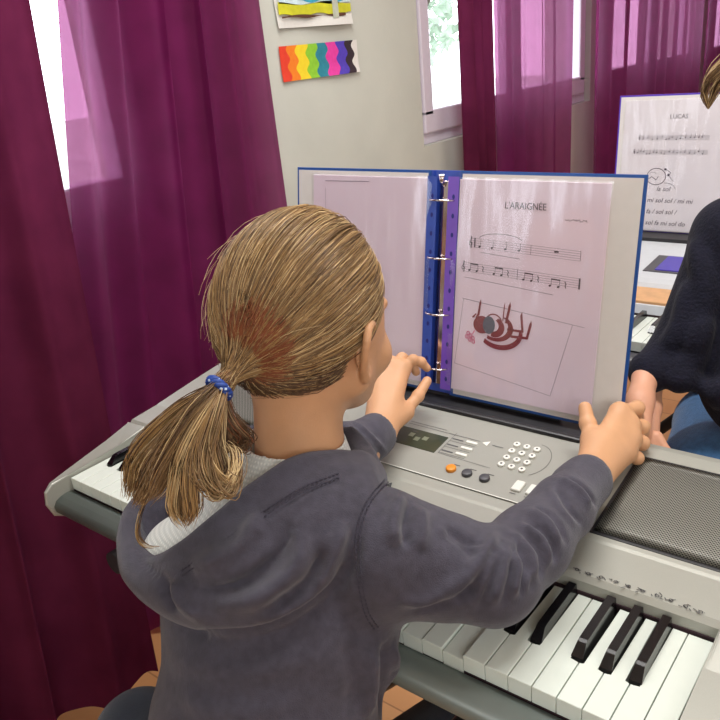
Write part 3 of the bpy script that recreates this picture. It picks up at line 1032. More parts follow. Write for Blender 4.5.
for i, tx in enumerate(('la sol', 'mi sol sol / mi mi', 'fa / sol sol /', 'sol fa mi sol do')):
    text_mesh('lyrics', tx, 0.0150, M_ink, s2, (-0.172 + 0.02 * (i == 0), yv, ZT - 0.205 - i * 0.0265), (math.radians(90), 0, 0), 0.0001, 0, 1.0, 'LEFT', 0.25)
sleeve(s2, -0.242, -0.003, 0.004, 0.306, -0.0042)
bm = bmesh.new(); box(bm, -0.002, 0.233, -0.0030, -0.0008, 0.006, 0.304, 0.0003); s3 = obj('song_sheet', bm, M_page2, b2)
bm = bmesh.new()
for row in range(4):
    for k in range(5): ribbon(bm, [(0.035, ZT - .06 - row * .04 - k * .0022), (0.22, ZT - .06 - row * .04 - k * .0022)], 0.00035, yv)
    x = 0.045
    while x < 0.215:
        note(bm, x, ZT - .06 - row * .04 - r.uniform(0.002, 0.009), 0.0026, yv - .0001); x += r.choice((0.009, 0.012))
obj('printed_music', bm, M_ink, s3)
sleeve(s3, 0.016, 0.236, 0.004, 0.306, -0.0042)

# ================================================================== people
class Field:
    """signed distance field on a grid; shapes are blended in one after another"""
    def __init__(s, lo, hi, h):
        s.lo = np.array(lo, float); s.h = h
        s.n = np.ceil((np.array(hi) - s.lo) / h).astype(int) + 1
        s.d = np.full(s.n, 0.2, np.float32)
    def sub(s, lo, hi):
        a = np.clip(np.floor((np.array(lo) - s.lo) / s.h).astype(int), 0, s.n)
        b = np.clip(np.ceil((np.array(hi) - s.lo) / s.h).astype(int) + 1, 0, s.n)
        if (b <= a).any(): return None
        ax = [(s.lo[i] + s.h * np.arange(a[i], b[i])).astype(np.float32) for i in range(3)]
        X, Y, Z = np.meshgrid(*ax, indexing='ij')
        return (slice(a[0], b[0]), slice(a[1], b[1]), slice(a[2], b[2])), np.stack([X, Y, Z], -1)
    def mix(s, fn, lo, hi, k=0.01, op='add'):
        m = k + 3 * s.h + 0.01
        q = s.sub(np.array(lo) - m, np.array(hi) + m)
        if q is None: return
        sl, Pn = q
        v = fn(Pn); o = s.d[sl]
        if op == 'add':
            hh = np.maximum(k - np.abs(o - v), 0) / k
            s.d[sl] = np.minimum(o, v) - hh * hh * k * 0.25
        elif op == 'cut':
            v = -v
            hh = np.maximum(k - np.abs(o - v), 0) / k
            s.d[sl] = np.maximum(o, v) + hh * hh * k * 0.25
    def cap(s, a, b, ra, rb=None, k=0.01, op='add', flat=None):
        """tapered capsule; flat = (axis, factor) widens it along an axis"""
        a = np.array(a, float); b = np.array(b, float); rb = ra if rb is None else rb
        R = max(ra, rb) * (max(1, flat[1]) if flat else 1)
        def fn(Pn):
            q = Pn - a; ba = b - a
            if flat:
                u = np.array(flat[0], float); u /= np.linalg.norm(u)
                w = (1 - 1 / flat[1])
                q = q - (q @ u)[..., None] * u * w
                ba = ba - (ba @ u) * u * w
            L2 = max(ba @ ba, 1e-12)
            t = np.clip((q @ ba) / L2, 0, 1)
            return (np.linalg.norm(q - t[..., None] * ba, axis=-1) - (ra + (rb - ra) * t)).astype(np.float32)
        s.mix(fn, np.minimum(a, b) - R, np.maximum(a, b) + R, k, op)
    def chain(s, pts, r, k=0.006, op='add', flat=None):
        rs = r if isinstance(r, (list, tuple)) else [r] * len(pts)
        for i in range(len(pts) - 1):
            s.cap(pts[i], pts[i + 1], rs[i], rs[i + 1], k, op, flat)
    def ell(s, c, r, M=None, k=0.01, op='add'):
        c = np.array(c, float); r = np.array(r, float)
        def fn(Pn):
            q = Pn - c
            if M is not None: q = q @ M
            k0 = np.linalg.norm(q / r, axis=-1); k1 = np.linalg.norm(q / (r * r), axis=-1) + 1e-9
            return (k0 * (k0 - 1) / k1).astype(np.float32)
        R = r.max()
        s.mix(fn, c - R, c + R, k, op)
    def sample(s, p):
        q = np.clip((np.asarray(p) - s.lo) / s.h, 0, s.n - 1.001)
        i = np.floor(q).astype(int); f = q - i
        out = 0
        for dx in (0, 1):
            for dy in (0, 1):
                for dz in (0, 1):
                    w = (f[..., 0] if dx else 1 - f[..., 0]) * (f[..., 1] if dy else 1 - f[..., 1]) * (f[..., 2] if dz else 1 - f[..., 2])
                    out = out + w * s.d[i[..., 0] + dx, i[..., 1] + dy, i[..., 2] + dz]
        return out
    def grad(s, p):
        e = s.h
        g = np.stack([s.sample(p + np.eye(3)[i] * e) - s.sample(p - np.eye(3)[i] * e) for i in range(3)], -1)
        return g / (np.linalg.norm(g, axis=-1, keepdims=True) + 1e-9)
    def snap(s, p, off=0.0):
        p = np.array(p, float)
        for _ in range(12):
            p = p - s.grad(p) * np.clip(s.sample(p) - off, -0.006, 0.006)[..., None]
        return p
    def strike(s, p):
        """first surface met going from the photographer's side towards p"""
        o = np.array(cam.matrix_world.translation); out = []
        for q in np.atleast_2d(np.array(p, float)):
            v = q - o
            ts = np.linspace(0.80, 1.18, 260)
            w = o + ts[:, None] * v
            inside = ((w > s.lo) & (w < s.lo + s.h * (s.n - 1))).all(1)
            d = np.where(inside, s.sample(w), 1.0)
            k = np.argmax(d < 0) if (d < 0).any() else int(np.argmin(d))
            out.append(w[k])
        return np.array(out)
    def mesh(s, smooth=2):
        """surface nets"""
        v = s.d; ins = v < 0; n = s.n
        c = np.zeros(n - 1, int)
        for dx in (0, 1):
            for dy in (0, 1):
                for dz in (0, 1):
                    c += ins[dx:n[0] - 1 + dx, dy:n[1] - 1 + dy, dz:n[2] - 1 + dz]
        act = np.argwhere((c > 0) & (c < 8))
        idx = -np.ones(n - 1, int); idx[act[:, 0], act[:, 1], act[:, 2]] = np.arange(len(act))
        acc = np.zeros((len(act), 3)); cnt = np.zeros(len(act))
        cor = [(x, y, z) for x in (0, 1) for y in (0, 1) for z in (0, 1)]
        for a in cor:
            for b in cor:
                if a < b and sum(abs(np.array(a) - np.array(b))) == 1:
                    va = v[act[:, 0] + a[0], act[:, 1] + a[1], act[:, 2] + a[2]]; vb = v[act[:, 0] + b[0], act[:, 1] + b[1], act[:, 2] + b[2]]
                    m = (va < 0) != (vb < 0)
                    t = np.where(m, va / np.where(m, va - vb, 1), 0)
                    acc += m[:, None] * (np.array(a) + t[:, None] * (np.array(b) - np.array(a))); cnt += m
        V = s.lo + s.h * (act + acc / cnt[:, None])
        F = []
        for ax in range(3):
            o1, o2 = [(1, 2), (2, 0), (0, 1)][ax]
            A = np.take(ins, range(0, n[ax] - 1), ax); B = np.take(ins, range(1, n[ax]), ax)
            e = np.argwhere(A != B)
            e = e[(e[:, o1] > 0) & (e[:, o2] > 0) & (e[:, o1] < n[o1] - 1) & (e[:, o2] < n[o2] - 1)]
            inn = A[e[:, 0], e[:, 1], e[:, 2]]
            def I(d1, d2):
                q = e.copy(); q[:, o1] += d1; q[:, o2] += d2
                return idx[q[:, 0], q[:, 1], q[:, 2]]
            q = np.stack([I(-1, -1), I(0, -1), I(0, 0), I(-1, 0)], 1)
            q[~inn] = q[~inn][:, ::-1]
            F.append(q)
        F = np.concatenate(F)
        F = F[(F >= 0).all(1)]
        # light smoothing along mesh edges
        E_ = np.concatenate([F[:, [0, 1]], F[:, [1, 2]], F[:, [2, 3]], F[:, [3, 0]]])
        for it in range(smooth):
            for lam in (0.5, -0.5):
                acc = np.zeros_like(V); cn = np.zeros(len(V))
                for a, b in ((0, 1), (1, 0)):
                    for k in range(3): acc[:, k] += np.bincount(E_[:, a], V[E_[:, b], k], len(V))
                    cn += np.bincount(E_[:, a], minlength=len(V))
                V = V + lam * (acc / np.maximum(cn, 1)[:, None] - V)
        return V, F

def mesh_obj(name, parts, mats, parent, smooth=True):
    """parts: list of (V, F, material index) joined into one mesh"""
    Vs, Fs, Ms, off = [], [], [], 0
    for V, F, mi in parts:
        Vs.append(V); Fs += [tuple(int(i) + off for i in f) for f in F]; Ms += ([mi] * len(F) if isinstance(mi, int) else list(mi)); off += len(V)
    me = bpy.data.meshes.new(name)
    me.from_pydata(np.concatenate(Vs).tolist(), [], Fs)
    for m in mats: me.materials.append(m)
    me.polygons.foreach_set('material_index', np.array(Ms, np.int32))
    me.polygons.foreach_set('use_smooth', np.full(len(Fs), smooth))
    me.update()
    o = bpy.data.objects.new(name, me)
    COL.objects.link(o)
    if parent:
        o.parent = parent
        o.matrix_parent_inverse = Matrix.Translation(-Vector(parent.location))
    return o

def tubes_np(paths, rads, sides=3):
    """many thin tubes (hair strands): paths (n, m, 3), rads (n, m)"""
    n, m, _ = paths.shape
    T = np.gradient(paths, axis=1)
    T /= np.linalg.norm(T, axis=-1, keepdims=True) + 1e-9
    ref = np.where(np.abs(T[..., 2:3]) > 0.9, np.array([1., 0, 0]), np.array([0, 0, 1.]))
    U = np.cross(T, ref); U /= np.linalg.norm(U, axis=-1, keepdims=True) + 1e-9
    W = np.cross(T, U)
    V = []
    for k in range(sides):
        a = 2 * np.pi * k / sides
        V.append(paths + (U * np.cos(a) + W * np.sin(a)) * rads[..., None])
    V = np.stack(V, 2).reshape(-1, 3)
    base = (np.arange(n)[:, None] * m + np.arange(m - 1)[None]) * sides
    F = []
    for k in range(sides):
        k2 = (k + 1) % sides
        F.append(np.stack([base + k, base + k2, base + sides + k2, base + sides + k], -1).reshape(-1, 4))
    F = np.stack(F, 1).reshape(-1, 4)          # strand-major is not needed, ids below
    sid = np.repeat(np.arange(n), (m - 1)); sid = np.repeat(sid, sides)
    return V, F, sid

def catmull(pts, n):
    pts = np.array(pts, float)
    q = np.concatenate([[2 * pts[0] - pts[1]], pts, [2 * pts[-1] - pts[-2]]])
    out = []
    m = len(pts) - 1
    for t in np.linspace(0, m, n):
        i = min(int(t), m - 1); f_ = t - i
        a, b, c, d = q[i], q[i + 1], q[i + 2], q[i + 3]
        out.append(0.5 * (2 * b + (c - a) * f_ + (2 * a - 5 * b + 4 * c - d) * f_ ** 2 + (3 * b - a - 3 * c + d) * f_ ** 3))
    return np.array(out)

def rot3(yaw, pitch, roll):
    y, p, r = map(math.radians, (yaw, pitch, roll))
    Rz = np.array([[math.cos(y), -math.sin(y), 0], [math.sin(y), math.cos(y), 0], [0, 0, 1]])
    Rx = np.array([[1, 0, 0], [0, math.cos(p), -math.sin(p)], [0, math.sin(p), math.cos(p)]])
    Ry = np.array([[math.cos(r), 0, math.sin(r)], [0, 1, 0], [-math.sin(r), 0, math.cos(r)]])
    return Rz @ Rx @ Ry

def skin_mat(name, rgb):
    return mat(name, rgb, 0.5, noise=0.05, nscale=35, bump=0.12, bscale=600, sss=0.06, spec=0.35)
M_skin = skin_mat('skin', (198, 150, 112))
M_nail = mat('fingernail', (232, 178, 160), 0.3, noise=0.02)
M_eye = mat('eye_white', (232, 230, 226), 0.15, noise=0.01)
M_iris = mat('iris', (70, 90, 100), 0.15, noise=0.1)
M_lip = mat('lips', (205, 120, 110), 0.45, noise=0.03)

def hair_mat(name, rgb, rough=0.5):
    m = mat(name, rgb, rough, noise=0.12, nscale=70, spec=0.45)
    return m
HAIRS = [hair_mat('hair_brown', (136, 108, 74)), hair_mat('hair_golden', (164, 130, 84)), hair_mat('hair_blond', (206, 178, 132)),
         hair_mat('hair_dark', (98, 72, 50)), hair_mat('hair_auburn', (138, 80, 50))]

def fabric(name, rgb, bump=0.5, bscale=900, sheen=0.25, noise=0.10):
    return mat(name, rgb, 0.9, noise=noise, nscale=120, bump=bump, bscale=bscale, sheen=sheen, spec=0.2)
M_hood = fabric('grey_fleece', (68, 65, 76), sheen=0.2, noise=0.16)
M_stitch = mat('dark_stitching', (52, 48, 62), 0.8, noise=0.1)
M_jean = fabric('dark_trousers', (30, 37, 50))
M_navy = fabric('navy_knit', (20, 20, 34), bump=0.8, bscale=260, sheen=0.05, noise=0.25)
M_denim = fabric('blue_denim', (58, 98, 140), noise=0.2)

def rib_mat():
    m = bpy.data.materials.new('white_ribbed_cotton')
    m.use_nodes = True
    t = m.node_tree; b = t.nodes['Principled BSDF']; L = t.links.new
    b.inputs['Base Color'].default_value = (*lin((222, 226, 218)), 1); b.inputs['Roughness'].default_value = 0.85
    tc = t.nodes.new('ShaderNodeTexCoord')
    w = t.nodes.new('ShaderNodeTexWave'); w.bands_direction = 'X'; w.inputs['Scale'].default_value = 85; w.inputs['Distortion'].default_value = 0.3
    w2 = t.nodes.new('ShaderNodeTexWave'); w2.bands_direction = 'Z'; w2.inputs['Scale'].default_value = 85
    L(tc.outputs['Object'], w.inputs['Vector']); L(tc.outputs['Object'], w2.inputs['Vector'])
    mx = t.nodes.new('ShaderNodeMath'); mx.operation = 'MULTIPLY'; L(w.outputs['Fac'], mx.inputs[0]); L(w2.outputs['Fac'], mx.inputs[1])
    r = t.nodes.new('ShaderNodeValToRGB'); L(mx.outputs[0], r.inputs['Fac'])
    r.color_ramp.elements[0].color = (*lin((206, 210, 206)), 1); r.color_ramp.elements[1].color = (*lin((236, 238, 232)), 1)
    L(r.outputs['Color'], b.inputs['Base Color'])
    bp = t.nodes.new('ShaderNodeBump'); bp.inputs['Strength'].default_value = 0.5; bp.inputs['Distance'].default_value = 0.001
    L(mx.outputs[0], bp.inputs['Height']); L(bp.outputs['Normal'], b.inputs['Normal'])
    return m
M_shirt = rib_mat()

def V3(*a): return np.array(a, float)

# ---------------------------------------------------------------- hands
def finger(F, pts, r0, r1):
    n = len(pts)
    rs = [r0 + (r1 - r0) * i / (n - 1) for i in range(n)]
    F.chain(pts, rs, 0.0035)
    for p, r in zip(pts[1:-1], rs[1:-1]): F.ell(p, (r * 1.08,) * 3, k=0.003)      # knuckle thickening

def build_hand(lo, hi, wrist, fore, mcps, fingers, thumb, rw, pal_r, h=0.0014, dorsal=None, fr=0.0068):
    F = Field(lo, hi, h)
    F.cap(fore, wrist, rw * 1.12, rw, 0.012)
    # palm: fan of tapered capsules from wrist to each knuckle
    for i, m in enumerate(mcps):
        a = np.array(wrist) + (np.array(m) - np.mean(mcps, 0)) * 0.42
        F.cap(a, m, rw * 0.68, pal_r, 0.012)
    for i in range(len(mcps) - 1):
        F.cap(mcps[i], mcps[i + 1], pal_r * 0.92, pal_r * 0.92, 0.008)
    for i, fpts in enumerate(fingers):
        s = (1, 1.03, 0.98, 0.86)[i]
        finger(F, [mcps[i]] + list(fpts), fr * 1.18 * s, fr * 0.86 * s)
    # thumb with its ball
    F.cap(wrist, thumb[0], rw * 0.6, pal_r * 1.1, 0.012)
    finger(F, thumb, fr * 1.35, fr * 1.0)
    return F

#SKINPARTS
girl = empty('person', (-0.36, -0.13, FLOOR), 'girl in grey hoodie with blond ponytail seen from behind, holding the open binder', 'person')
HC = V3(-0.394, 0.059, 0.295)
HM = rot3(3, -9, 3)
def hl(x, y, z): return HC + HM @ V3(x, y, z)

F = Field((-0.52, -0.08, 0.09), (-0.28, 0.20, 0.42), 0.002)
F.ell(hl(0, -0.004, 0.006), (0.0735, 0.0915, 0.0915), HM, 0.01)
F.ell(hl(0, 0.030, -0.040), (0.060, 0.060, 0.072), HM, 0.03)            # face mass
F.ell(hl(0, 0.058, -0.088), (0.030, 0.026, 0.022), HM, 0.025)           # chin
for s in (-1, 1):
    F.cap(hl(s * 0.058, 0.008, -0.060), hl(s * 0.022, 0.066, -0.094), 0.016, 0.014, 0.02)    # jaw
    F.ell(hl(s * 0.040, 0.066, -0.048), (0.022, 0.020, 0.022), HM, 0.016)    # cheek
    F.ell(hl(s * 0.030, 0.094, -0.010), (0.013, 0.010, 0.009), HM, 0.012, 'cut')   # eye socket
    F.cap(hl(s * 0.012, 0.087, 0.006), hl(s * 0.044, 0.076, 0.006), 0.006, 0.005, 0.010)      # brow
F.cap(hl(0, 0.086, -0.004), hl(0, 0.098, -0.034), 0.0055, 0.0080, 0.010)  # nose
for s in (-1, 1): F.ell(hl(s * 0.008, 0.096, -0.038), (0.006, 0.007, 0.0055), HM, 0.005)
F.ell(hl(0, 0.088, -0.056), (0.017, 0.008, 0.0050), HM, 0.006)
F.ell(hl(0, 0.086, -0.064), (0.015, 0.008, 0.0055), HM, 0.006)
F.cap(hl(-0.018, 0.094, -0.060), hl(0.018, 0.094, -0.060), 0.0012, 0.0012, 0.003, 'cut')
# ears
for s in (-1, 1):
    def el(u, v, w): return hl(s * (0.0705 + w), 0.002 + u * 0.95, -0.027 + v)   # u forward, v up, w outwards
    rim = [(0.008, 0.004, 0.000), (0.011, 0.018, 0.003), (0.003, 0.029, 0.008), (-0.010, 0.028, 0.013), (-0.017, 0.016, 0.016), (-0.016, -0.002, 0.014), (-0.009, -0.016, 0.010), (-0.001, -0.027, 0.007), (0.006, -0.024, 0.003), (0.007, -0.014, 0.001)]
    rp = catmull([el(*q) for q in rim], 26)
    F.chain(list(rp), 0.0034, 0.0035)
    F.ell(el(-0.004, 0.004, 0.004), (0.004, 0.012, 0.021), HM, 0.004)      # ear plate
    F.ell(el(0.000, -0.022, 0.005), (0.0045, 0.0065, 0.008), HM, 0.004)    # lobe
    F.chain([el(-0.010, 0.016, 0.010), el(-0.010, 0.000, 0.009), el(-0.002, -0.012, 0.006)], 0.0026, 0.004)
    F.ell(el(0.001, 0.000, 0.010), (0.006, 0.006, 0.010), HM, 0.004, 'cut')
# neck
F.cap(V3(-0.380, 0.008, 0.105), V3(-0.385, 0.022, 0.225), 0.050, 0.043, 0.022)
headV, headF = F.mesh(2)
FH = F
def ball(c, r, mi, n=12):
    V, Q = [], []
    for i in range(n + 1):
        for j in range(2 * n):
            a, b = math.pi * i / n, math.pi * j / n
            V.append(c + r * V3(math.sin(a) * math.cos(b), math.sin(a) * math.sin(b), math.cos(a)))
    for i in range(n):
        for j in range(2 * n):
            Q.append((i * 2 * n + j, i * 2 * n + (j + 1) % (2 * n), (i + 1) * 2 * n + (j + 1) % (2 * n), (i + 1) * 2 * n + j))
    return np.array(V), np.array(Q), mi
eyes = []
for s in (-1, 1):
    eyes.append(ball(hl(s * 0.030, 0.0700, -0.010), 0.0115, 1))
    eyes.append(ball(hl(s * 0.0305, 0.0762, -0.012), 0.0058, 2))

# hidden body under the clothes
B = Field((-0.75, -0.26, -0.72), (-0.10, 0.30, 0.20), 0.006)
B.cap((-0.385, -0.02, 0.115), (-0.375, -0.05, 0.02), 0.050, 0.068, 0.03, flat=((1, 0, 0), 1.45))
B.cap((-0.375, -0.05, 0.02), (-0.340, -0.135, -0.20), 0.060, 0.070, 0.03, flat=((1, 0, 0), 1.25))
SHR, ELR = V3(-0.268, -0.008, 0.092), V3(-0.176, 0.034, 0.060)
SHL, ELL = V3(-0.505, 0.000, 0.090), V3(-0.515, 0.135, 0.066)
WRR = V3(*(-0.1731, 0.2625, 0.0603)); WRL = V3(*(-0.4471, 0.2255, 0.0649))
B.chain([(-0.385, -0.02, 0.11), SHR, ELR, WRR], [0.04, 0.036, 0.026, 0.020], 0.02)
B.chain([(-0.385, -0.02, 0.11), SHL, ELL, WRL], [0.04, 0.036, 0.026, 0.020], 0.02)
HPR, KNR, ANR = V3(-0.285, -0.12, -0.215), V3(-0.235, 0.20, -0.245), V3(-0.25, 0.22, -0.645)
HPL, KNL, ANL = V3(-0.395, -0.14, -0.215), V3(*(-0.5979, -0.1209, -0.2449)), V3(-0.60, -0.06, -0.645)
for a, b, c in ((HPR, KNR, ANR), (HPL, KNL, ANL)):
    B.chain([a, b, c], [0.062, 0.042, 0.026], 0.02)
    B.cap(c, c + V3(0.0, 0.10, -0.045), 0.024, 0.016, 0.02)
bodyV, bodyF = B.mesh(1)

# right hand on the binder's lower right corner
fR = V3(*(-0.1690, 0.2193, 0.0653))
mR = [V3(*(-0.1788, 0.3672, 0.0943)), V3(*(-0.1674, 0.3645, 0.0817)), V3(*(-0.1612, 0.3521, 0.0698)), V3(*(-0.1601, 0.3337, 0.0598))]
fingR = [[V3(*(-0.1682, 0.3966, 0.0906)), V3(*(-0.1765, 0.4234, 0.0640)), V3(*(-0.1896, 0.4319, 0.0527))],
         [V3(*(-0.1576, 0.3867, 0.0710)), V3(*(-0.1659, 0.4134, 0.0495)), V3(*(-0.1804, 0.4228, 0.0370))],
         [V3(*(-0.1514, 0.3708, 0.0578)), V3(*(-0.1606, 0.3965, 0.0358)), V3(*(-0.1746, 0.4045, 0.0252))],
         [V3(*(-0.1488, 0.3473, 0.0492)), V3(*(-0.1551, 0.3707, 0.0314)), V3(*(-0.1687, 0.3817, 0.0206))]]
thR = [V3(*(-0.1919, 0.3131, 0.0793)), V3(*(-0.2041, 0.3298, 0.0902)), V3(*(-0.2137, 0.3431, 0.1039))]
FR = build_hand((-.24,.15,.02), (-.10,.46,.22), WRR, fR, mR, fingR, thR, 0.0200, 0.0128, fr=0.0080)
# left hand pinching the lowest ring
fL = V3(*(-0.4351, 0.1733, 0.0669))
mL = [V3(*(-0.4731, 0.3222, 0.1159)), V3(*(-0.4874, 0.3206, 0.1169)), V3(*(-0.4943, 0.3103, 0.1135)), V3(*(-0.4922, 0.2926, 0.1087))]
fingL = [[V3(*(-0.4646, 0.3384, 0.1250)), V3(*(-0.4574, 0.3473, 0.1198)), V3(*(-0.4514, 0.3525, 0.1096))],
         [V3(*(-0.4839, 0.3388, 0.1244)), V3(*(-0.4761, 0.3515, 0.1148)), V3(*(-0.4692, 0.3500, 0.1010))],
         [V3(*(-0.4978, 0.3307, 0.1204)), V3(*(-0.4948, 0.3427, 0.1117)), V3(*(-0.4867, 0.3397, 0.0986))],
         [V3(*(-0.4998, 0.3132, 0.1144)), V3(*(-0.4981, 0.3216, 0.1036)), V3(*(-0.4917, 0.3187, 0.0935))]]
thL = [V3(*(-0.4437, 0.2820, 0.0730)), V3(*(-0.4412, 0.3116, 0.0852)), V3(*(-0.4426, 0.3378, 0.0971))]
FL = build_hand((-0.56, 0.16, 0.02), (-0.34, 0.46, 0.22), WRL, fL, mL, fingL, thL, 0.0200, 0.0120, fr=0.0066)
hRV, hRF = FR.mesh(2); hLV, hLF = FL.mesh(2)
parts = [(headV, headF, 0)] + eyes + [(bodyV, bodyF, 0), (hRV, hRF, 0), (hLV, hLF, 0)]
mesh_obj('body', parts, [M_skin, M_eye, M_iris], girl)

# ---------------------------------------------------------------- t-shirt
T = Field((-0.56, -0.20, -0.02), (-0.20, 0.12, 0.22), 0.0023)
T.cap((-0.388, 0.012, 0.135), (-0.384, 0.010, 0.172), 0.062, 0.0525, 0.02)
T.cap((-0.385, -0.02, 0.105), (-0.375, -0.05, 0.02), 0.064, 0.074, 0.03, flat=((1, 0, 0), 1.5))
T.chain([SHR + V3(-.01, 0, 0.005), (-0.385, -0.01, 0.12), SHL + V3(.01, 0, 0.005)], [0.040, 0.050, 0.042], 0.03)
T.cap((-0.40, -0.07, 0.09), (-0.47, -0.085, 0.055), 0.05, 0.05, 0.03)
T.cap((-0.384, 0.010, 0.182), (-0.386, 0.010, 0.215), 0.051, 0.051, 0.004, 'cut')
tV, tF = T.mesh(2)
mesh_obj('undershirt', [(tV, tF, 0)], [M_shirt], girl)

# ---------------------------------------------------------------- hoodie
G = Field((-0.64, -0.26, -0.24), (-0.09, 0.32, 0.24), 0.0027)
G.cap((-0.388, -0.035, 0.095), (-0.365, -0.065, 0.02), 0.062, 0.078, 0.03, flat=((1, 0.15, 0), 1.50))
G.cap((-0.365, -0.065, 0.02), (-0.345, -0.128, -0.09), 0.080, 0.078, 0.04, flat=((1, 0.35, 0), 1.42))
G.cap((-0.345, -0.128, -0.09), (-0.335, -0.140, -0.18), 0.078, 0.083, 0.03, flat=((1, 0.35, 0), 1.40))
G.cap((-0.3478, -0.1191, -0.0521), (-0.3713, -0.1030, -0.0909), 0.07, 0.075, 0.04, flat=((1, 0.35, 0), 1.2))
# shoulders and sleeves
G.chain([(-0.36, -0.03, 0.112), SHR + V3(0.0, 0, 0.0)], [0.052, 0.056], 0.03)
G.chain([(-0.41, -0.03, 0.108), SHL], [0.052, 0.054], 0.03)
G.cap(SHR, (-0.2214, 0.0201, 0.0775), 0.058, 0.047, 0.02)
G.cap((-0.2214, 0.0201, 0.0775), (-0.1784, 0.0427, 0.0657), 0.047, 0.043, 0.02)
G.chain([(-0.1784, 0.0427, 0.0657), (-0.1685, 0.1019, 0.0687), (-0.1675, 0.1743, 0.0708), (-0.1707, 0.2425, 0.0638)], [0.0425, 0.0375, 0.0315, 0.0275], 0.014)
G.chain([SHL, ELL + V3(0, 0, 0.006)], [0.054, 0.042], 0.02)
G.chain([ELL + V3(0, 0, 0.006), (-0.4461, 0.1536, 0.0737), (-0.4452, 0.2082, 0.0691)], [0.042, 0.034, 0.0275], 0.014)
# cuffs: ribbed bands, hollowed at the mouth
G.chain([(-0.1728, 0.2228, 0.0647), (-0.1717, 0.2477, 0.0647)], [0.0300, 0.0290], 0.004)
G.cap((-0.1723, 0.2576, 0.0631), (-0.1696, 0.2978, 0.0684), 0.0235, 0.025, 0.003, 'cut')
G.chain([(-0.4438, 0.1956, 0.0696), (-0.4454, 0.2150, 0.0688)], [0.0300, 0.0290], 0.004)
G.cap((-0.4453, 0.2237, 0.0692), (-0.4463, 0.2501, 0.0701), 0.0235, 0.025, 0.003, 'cut')
# opening for the neck and shirt
G.ell((-0.44, -0.045, 0.205), (0.118, 0.086, 0.118), None, 0.012, 'cut')
G.ell((-0.40, 0.010, 0.190), (0.078, 0.072, 0.075), None, 0.012, 'cut')
G.ell((-0.3764, -0.0783, 0.0571), (0.085, 0.040, 0.040), rot3(22, 0, 0), 0.02)
# hood: rim loop, outer bulge and lower edge, then a skin of fabric between them
rim = [V3(*q) for q in ((-0.3170, 0.0260, 0.1602), (-0.3258, -0.0059, 0.1751), (-0.3369, -0.0398, 0.1818), (-0.3537, -0.0745, 0.1694), (-0.3812, -0.1075, 0.1424), (-0.4191, -0.1292, 0.1082), (-0.4599, -0.1341, 0.0837), (-0.5058, -0.1247, 0.0810), (-0.5400, -0.1024, 0.0841), (-0.5675, -0.0701, 0.0822), (-0.555, -0.005, 0.125), (-0.520, 0.055, 0.125), (-0.460, 0.090, 0.130), (-0.390, 0.098, 0.135), (-0.342, 0.066, 0.138), (-0.3263, 0.0501, 0.1407), (-0.3211, 0.0380, 0.1495), (-0.3170, 0.0260, 0.1602))]
low = [V3(*q) for q in ((-0.2888, -0.0157, 0.1431), (-0.2842, -0.0328, 0.1380), (-0.2806, -0.0589, 0.1203), (-0.2890, -0.0871, 0.1016), (-0.3088, -0.1148, 0.0860), (-0.3456, -0.1354, 0.0733), (-0.3875, -0.1416, 0.0694), (-0.4271, -0.1373, 0.0657), (-0.4707, -0.1180, 0.0514), (-0.5175, -0.0858, 0.0401), (-0.545, -0.010, 0.090), (-0.510, 0.040, 0.085), (-0.455, 0.075, 0.090), (-0.390, 0.080, 0.095), (-0.340, 0.055, 0.100), (-0.3188, 0.0416, 0.1260), (-0.3022, 0.0115, 0.1359), (-0.2888, -0.0157, 0.1431))]
NS = 130
rimC, lowC = catmull(rim, NS), catmull(low, NS)
cen = V3(-0.40, -0.01, 0.09)
for i in range(NS):
    a, b = rimC[i], lowC[i]
    out = (a + b) / 2 - cen; out[2] = 0; out /= np.linalg.norm(out)
    L_ = np.linalg.norm(a - b)
    mid = (a + b) / 2 + out * 0.16 * L_
    q = catmull([a, mid, b, b - out * 0.02], 7)
    j = (i + 1) % NS
    G.chain(list(q), [0.0070, 0.0075, 0.009, 0.011, 0.012, 0.011, 0.008], 0.010)
G.chain(list(rimC), 0.0082, 0.004)
band = [rimC[i] + (lowC[i] - rimC[i]) * min(1, 0.024 / np.linalg.norm(lowC[i] - rimC[i])) + 0 for i in range(0, 78)]
band = np.array(band)
gV, gF = G.mesh(3)
gN = G.grad(gV)
def crease(pts, A, sg):
    """raise (A > 0) or press in (A < 0) the cloth along a line"""
    global gV
    q = G.strike(catmull([V3(*p) for p in pts], 70))
    n = len(q)
    lo_, hi_ = q.min(0) - 3 * sg, q.max(0) + 3 * sg
    m = np.where(((gV > lo_) & (gV < hi_)).all(1))[0]
    d = np.linalg.norm(gV[m][:, None] - q[None], axis=2)
    k = d.argmin(1); dm = d[np.arange(len(m)), k]
    t = k / (n - 1)
    A = A * 1.3
    w = np.exp(-(dm / sg) ** 2) * np.clip(np.sin(np.pi * t) * 1.6, 0, 1)
    gV[m] += gN[m] * (A * w)[:, None]
